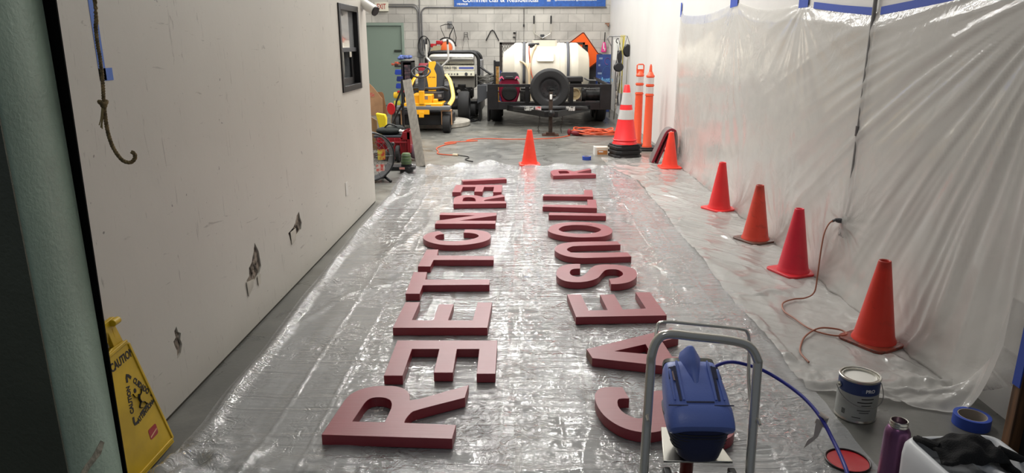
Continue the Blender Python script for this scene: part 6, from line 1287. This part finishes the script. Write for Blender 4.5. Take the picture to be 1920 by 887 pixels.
tag(link('white_rag', G().sphere((-1.66,9.45,0.395), 0.035, 12, (1.5,1,0.6)).sphere((-1.70,9.44,0.40), 0.025, 10), WHITE, smooth=60), 'small white crumpled rag at the right end of the tool bag', 'rag')
dg = thing('plastic_dome', 'round clear purple-tinted dome beside the red crate', 'dome', (-1.53, 9.5, 0.12))
link('dome_shell', G().sphere((0,0,0), 0.105, 24, (0.75, 1, 1)), mat('dome_purple', (130, 108, 122), 0.15, coat=0.5), dg, smooth=80)
# drum fan
fn = thing('drum_fan', 'black drum floor fan half hidden behind the end of the left wall', 'fan', (-1.80, 7.92, 0), 28)
MFN = T(0, 0, 0.30) @ Matrix.Rotation(radians(90), 4, 'X')
link('drum', G().lathe([(0.262,-0.09),(0.272,-0.09),(0.272,0.09),(0.262,0.09)], 56, MFN, closed=True), mat('fan_grey', (84, 86, 92), 0.4, 0.2), fn)
link('drum_lips', G().tube([MFN @ Vector((0.270*cos(a), 0.270*sin(a), 0.09)) for a in [2*pi*i/48 for i in range(48)]], 0.009, 8, closed=True).tube([MFN @ Vector((0.270*cos(a), 0.270*sin(a), -0.09)) for a in [2*pi*i/48 for i in range(48)]], 0.009, 8, closed=True), BLK, fn)
g = G()
for r in (0.06, 0.10, 0.14, 0.18, 0.22, 0.25): g.tube([MFN @ Vector((r*cos(a), r*sin(a), 0.085)) for a in [2*pi*i/36 for i in range(36)]], 0.0022, 5, closed=True)
for k in range(16): g.tube([MFN @ Vector((0.05*cos(2*pi*k/16), 0.05*sin(2*pi*k/16), 0.088)), MFN @ Vector((0.265*cos(2*pi*k/16), 0.265*sin(2*pi*k/16), 0.085))], 0.0022, 5)
link('grille', g, GREYM, fn)
g = G()
for k in range(3):
    a = 2*pi*k/3; Mb = MFN @ Matrix.Rotation(a, 4, 'Z') @ Matrix.Rotation(radians(28), 4, 'X')
    g.prism([(0.04,-0.03),(0.22,-0.09),(0.245,0.0),(0.20,0.07),(0.04,0.03)], -0.002, 0.002, None, Mb)
link('fan_blades', g.cyl(tuple(MFN @ Vector((0,0,-0.03))), tuple(MFN @ Vector((0,0,0.06))), 0.045, 18), STEEL, fn, smooth=None)
link('warning_sticker', G().prism(rrect(0.10,0.08,0.01,3), 0, 0.001, None, MFN @ T(0.10,-0.13,0.089)), mat('sticker_pale', (206, 200, 190), 0.5, rgb2=(200, 60, 50), vscale=24), fn, smooth=None)
link('yellow_sticker', G().prism(rrect(0.09,0.12,0.01,3), 0, 0.001, None, MFN @ T(0.12,0.02,0.089)), mat('sticker_yellow', (200, 196, 70), 0.5, rgb2=(180, 60, 40), vscale=18), fn, smooth=None)
for s in (-1, 1): link('foot', G().tube([(s*0.20,-0.15,0.012),(s*0.16,-0.05,0.05),(s*0.16,0.05,0.05),(s*0.20,0.15,0.012)], 0.016, 8, smoothn=2).bar((s*0.17,0,0.03),(s*0.20,0,0.12),0.03,0.02), BLK, fn)
link('knob', G().sphere((0.285,0,0.42), 0.025, 12), BLK, fn)
# sander
sd = thing('green_sander', 'green and black power tool standing at the corner of the plastic sheet', 'power tool', (-1.475, 8.50, 0.012))
link('green_body', G().lathe([(0.0,0.10),(0.058,0.10),(0.066,0.12),(0.062,0.15),(0.058,0.19),(0.055,0.22),(0.045,0.235),(0.0,0.24)], 24), mat('tool_green', (82, 102, 66), 0.5), sd)
link('body_bands', G().lathe([(0.0655,0.125),(0.068,0.13),(0.0655,0.135)], 24).lathe([(0.060,0.165),(0.064,0.17),(0.060,0.175)], 24).lathe([(0.057,0.205),(0.061,0.21),(0.056,0.215)], 24), mat('tool_green_dark', (60, 74, 50), 0.5), sd)
link('tool_base', G().prism(rrect(0.20, 0.15, 0.04, 4, 0.01, 0), 0.04, 0.075).prism(rrect(0.13, 0.10, 0.03, 4), 0.075, 0.10).cyl((0.04,-0.085,0.045),(0.04,-0.07,0.045),0.022,14).prism(rrect(0.16, 0.12, 0.03, 4, 0, 0), 0.0, 0.04), BLK, sd, bevel=0.006)
link('base_label', G().box(-0.075, -0.01, -0.079, -0.075, 0.045, 0.07), mat('label_salmon', (206, 140, 130), 0.5), sd, smooth=None)
# boxes, foam, wood and the rest beside the door
bx = thing('cardboard_box', 'tall open cardboard box leaning by the green door, small red stamp', 'box', (-3.30, 15.6, 0))
link('side_panel', G().prism([(-0.32,0.0),(0.12,0.0),(0.12,0.36),(-0.08,0.62),(-0.32,0.84)], -0.02, 0.02, None, frame((0,0,0), (1,0,0), (0,0,1))), CARD, bx)
link('rear_panel', G().prism([(0.12,0.0),(0.20,0.0),(0.13,0.46),(0.10,0.5),(0.0,0.5)], 0, 0.02, None, frame((0,0.10,0), (1,0,0), (0,0,1))), mat('cardboard_dark', (150, 106, 72), 0.8), bx)
link('red_stamp', G().box(-0.16, -0.05, -0.024, -0.021, 0.40, 0.49), mat('stamp_red', (190, 60, 70), 0.6, rgb2=(176, 134, 98), vscale=34), bx, smooth=None)
tag(link('wood_panel', G().prism([(-2.42,0.0),(-2.22,0.0),(-2.22,0.44),(-2.42,0.56)], 10.4, 10.42, None, Matrix(((1,0,0,0),(0,0,1,0),(0,1,0,0),(0,0,0,1)))), mat('pale_wood', (150, 116, 80), 0.7, var=0.2, vscale=3, stretch=(10,10,1)), smooth=None), 'upright piece of tan wood panel left of the yellow foam', 'wood panel')
tag(link('yellow_foam', G().prism([(-2.17,0.575),(-2.04,0.555),(-2.02,0.50),(-2.035,0.30),(-2.10,0.25),(-2.14,0.42)], 10.1, 10.2, None, Matrix(((1,0,0,0),(0,0,1,0),(0,1,0,0),(0,0,0,1)))).box(-2.12,-2.05,10.1,10.2,0.0,0.28), mat('foam_yellow', (232, 206, 30), 0.8, bump=0.5, bscale=60), bevel=0.012), 'bright yellow foam block standing behind the red crate', 'foam')
rd = thing('red_disc_tool', 'red round disc on an angled black pole beside the hand truck', 'tool', (-1.98, 10.3, 0.62))
link('disc', G().lathe([(0.0,-0.006),(0.9,-0.006),(1.0,0.0),(0.9,0.006),(0.0,0.006)], 28, frame((0,0,0), (1,0,0), (0,0,1)) @ Matrix.Diagonal((0.062,0.088,2,1))), mat('disc_red', (190, 34, 44), 0.4), rd)
link('pole', G().tube([(0.04,0.02,-0.60),(0.05,0.02,-0.05),(0.08,0.02,0.10),(0.20,0.02,0.36)], 0.014, 8), BLK, rd)
tag(link('lavender_bag', G().sphere((-3.98,15.9,1.06), 0.13, 14, (1.0,0.8,1.1)).sphere((-3.88,15.9,1.0), 0.08, 12, (1.2,0.8,0.7)), mat('bag_lavender', (170, 164, 180), 0.6, var=0.15), smooth=70), 'pale lavender plastic bag bunched up in front of the green door', 'bag')
gs = thing('green_stand', 'bright green upright stand with white stick at the left wall end', 'stand', (-3.98, 15.9, 0))
link('green_panel', G().box(-0.08, 0.09, -0.02, 0.06, 0.0, 0.93), mat('bright_green', (60, 166, 78), 0.5), gs, bevel=0.006)
link('white_stick', G().cyl((0.02,0.0,0.9),(0.02,0.0,1.42),0.018,8), WHITE, gs)
link('grey_tray', G().box(-0.02, 0.30, -0.06, 0.1, 0.945, 0.965), DGREY, gs)
tag(link('equipment_case', G().prism(rrect(0.30,0.20,0.03,3), 0, 0.05, None, T(-1.66, 8.75, 0)), BLK, bevel=0.006), 'flat black case on the floor between the fan and the red crate', 'case')

# ------------------------------------------------------------------ right side: striped cone stack, delineators, mat, box, cord pile
OR = mat('cone_fluorescent', (244, 44, 48), 0.42); ORP = mat('post_orange', (226, 86, 50), 0.42)
def base_plate(parent, z, h=0.055, w=0.40):
    return link('rubber_base', G().prism(rrect(w, w*0.93, w*0.14, 1), z, z+h*0.62).prism(rrect(w*0.93, w*0.86, w*0.14, 1), z+h*0.62, z+h), BLK, parent, bevel=0.008)
for i, lab in enumerate(('lowest of the three black rubber cone bases stacked by the wall', 'middle one of the three stacked black rubber cone bases')):
    b_ = thing('cone_base_weight', lab, 'cone base', (1.39, 9.87, 0.0+0.062*i), 14+6*i, 'stacked black rubber bases'); base_plate(b_, 0, 0.06)
tc = thing('striped_traffic_cone', 'tall orange cone with two white reflective bands on a black base', 'cone', (1.385, 9.87, 0.124), 20)
base_plate(tc, 0, 0.06)
pr = lambda z: 0.165-(0.165-0.036)*((z-0.06)/0.80)
link('cone_body', G().lathe([(0.175,0.058),(0.172,0.075),(pr(0.08),0.085),(pr(0.44),0.44),(pr(0.86),0.86),(0.030,0.868),(0.024,0.868),(0.020,0.6)], 40), OR, tc, smooth=60)
for z0, z1 in ((0.40, 0.53), (0.60, 0.765)):
    link('reflective_band', G().lathe([(pr(z0)+0.0015,z0),(pr(z1)+0.0015,z1)], 40), REFL, tc, smooth=60)
link('ring_groove', G().lathe([(0.1665,0.11),(0.170,0.118),(0.164,0.125)], 40), OR, tc, smooth=60)
def delineator(x, y, label, loop, rz):
    o = thing('delineator_post', label, 'delineator', (x, y, 0), rz, 'orange delineator posts')
    link('rubber_base', G().prism(rrect(0.42, 0.24, 0.07, 2, 0.06, 0), 0, 0.03).prism(rrect(0.30, 0.16, 0.05, 2, 0.02, 0), 0.03, 0.05), BLK, o, bevel=0.008)
    link('post_tube', G().lathe([(0.072,0.05),(0.072,0.075),(0.063,0.085),(0.056,0.80),(0.064,0.803),(0.064,0.820),(0.056,0.823),(0.055,0.94),(0.063,0.943),(0.063,0.96),(0.055,0.963),(0.054,1.07),(0.062,1.073),(0.062,1.088),(0.05,1.10),(0.03,1.14),(0.0,1.145)], 32), ORP, o, smooth=60)
    for z0, z1 in ((0.835, 0.93), (0.972, 1.06)):
        link('reflective_band', G().lathe([(0.0566,z0),(0.0560,z1)], 32), REFL, o, smooth=60)
    if loop:
        link('carry_loop', G().tube([(-0.045,0,1.10),(-0.05,0,1.17),(-0.05,0,1.225),(-0.03,0,1.24),(0.035,0,1.24),(0.05,0,1.225),(0.05,0,1.17),(0.045,0,1.10)], 0.010, 8).prism([(-0.05,1.09),(0.05,1.09),(0.045,1.17),(-0.045,1.17)], -0.012, 0.012, None, Matrix(((1,0,0,0),(0,0,1,0),(0,1,0,0),(0,0,0,1)))), ORP, o)
    else:
        link('pointed_grip', G().lathe([(0.05,1.09),(0.030,1.12),(0.022,1.16),(0.018,1.22),(0.008,1.25),(0.0,1.252)], 20), ORP, o)
    return o
delineator(1.70, 10.78, 'orange delineator post with a loop handle on top, left of the pair', True, 0)
delineator(1.80, 10.46, 'orange delineator post with a pointed top, right of the pair', False, 0)
fm = thing('folded_mat', 'grey and dark red padded mat folded into a peak against the wall', 'mat', (1.80, 9.32, 0))
def strip(pts, th, y0, y1):
    P = [Vector((p[0], p[1])) for p in pts]; n = len(P); up = []; dn = []
    for i in range(n):
        d = (P[min(i+1, n-1)]-P[max(i-1, 0)]).normalized(); nn = Vector((-d.y, d.x))
        up.append(tuple(P[i]+nn*th/2)); dn.append(tuple(P[i]-nn*th/2))
    return G().prism(up+dn[::-1], y0, y1, None, Matrix(((1,0,0,0),(0,0,1,0),(0,1,0,0),(0,0,0,1))))
pth = [(-0.13,0.02),(-0.06,0.20),(0.0,0.35),(0.04,0.425),(0.09,0.455),(0.14,0.44),(0.165,0.39),(0.175,0.28),(0.18,0.05)]
pf = spline([Vector((p[0], p[1], 0)) for p in pth], 4); pf = [(p.x, p.y) for p in pf]
link('grey_cover', strip(pf, 0.028, -0.10, 0.12), mat('mat_grey', (122, 112, 110), 0.8, var=0.15), fm, bevel=0.004)
link('red_lining', strip([(x-0.0, z-0.0) for x, z in pf[:22]], 0.030, -0.125, -0.1005), mat('mat_red', (122, 28, 44), 0.7), fm, bevel=0.004)
link('red_lining', strip([(x+0.045, z-0.05) for x, z in pf[:14]], 0.026, -0.115, 0.08), mat('mat_red2', (112, 26, 40), 0.7), fm, bevel=0.004)
bxs = thing('small_box', 'small white carton with an orange label, next to the black cone bases', 'box', (1.08, 10.02, 0), 4)
link('carton', G().box(-0.11, 0.08, -0.07, 0.07, 0.0, 0.115), mat('carton_cream', (214, 196, 176), 0.7), bxs, bevel=0.002)
link('orange_label', G().box(-0.07, 0.07, -0.0715, -0.0705, 0.012, 0.07), mat('label_orange', (186, 120, 60), 0.6), bxs, smooth=None)
link('label_print', G().box(-0.055, 0.01, -0.073, -0.072, 0.045, 0.06), WHITET, bxs, smooth=None)
link('side_stripes', G().box(-0.1105, -0.095, -0.072, 0.07, 0.0, 0.118).box(-0.088, -0.08, -0.072, -0.0705, 0.0, 0.115), WHITE, bxs, smooth=None)
oc = thing('cord_pile', 'flat heap of coiled orange cord on the floor behind the striped cone', 'cord', (1.22, 12.25, 0))
g = G(); random.seed(11); pts = []
for k in range(150):
    a = k*0.33; r = 0.28+0.07*sin(k*0.37)+random.uniform(-0.012, 0.012)
    pts.append((r*1.25*cos(a), r*0.8*sin(a), 0.015+0.11*(k/150.0)*(0.7+0.3*sin(k*0.9))))
link('cord_loops', g.tube(pts, 0.010, 6, smoothn=2), ORCORD, oc)
link('red_wrap', G().sphere((-0.33,-0.12,0.05), 0.08, 14, (1.6,0.8,0.6)).sphere((-0.48,-0.10,0.06), 0.05, 12, (0.7,0.8,1.2)), mat('wrap_red', (112, 24, 34), 0.7), oc, smooth=70)
ex2 = thing('long_extension_cord', 'thin orange extension cord winding across the concrete past the lone cone', 'cord')
E2 = [(0.75,12.1,0.008),(0.45,11.75,0.008),(0.0,11.62,0.008),(-0.30,11.60,0.008),(-0.62,11.66,0.008),(-0.86,11.58,0.012),(-0.98,11.42,0.008),(-0.80,11.40,0.010),(-1.0,11.30,0.008),(-1.22,11.25,0.008),(-1.30,11.08,0.008),(-1.12,11.12,0.012),(-1.28,10.9,0.008),(-1.36,10.55,0.008),(-1.30,10.25,0.008),(-1.28,10.02,0.008),(-1.16,9.92,0.008),(-1.02,9.86,0.010)]
link('orange_cable', G().tube(E2, 0.0075, 6, smoothn=6), ORCORD, ex2)
link('connector', G().tube([(-1.04,9.87,0.014),(-0.97,9.83,0.016)], 0.018, 8), mat('connector_pale', (220, 200, 170), 0.5), ex2)
link('black_lead', G().tube([(-0.97,9.83,0.016),(-0.90,9.80,0.010),(-0.82,9.75,0.008),(-0.80,9.62,0.008),(-0.84,9.52,0.008),(-0.80,9.42,0.008),(-0.72,9.32,0.008)], 0.007, 6, smoothn=4), BLK, ex2)
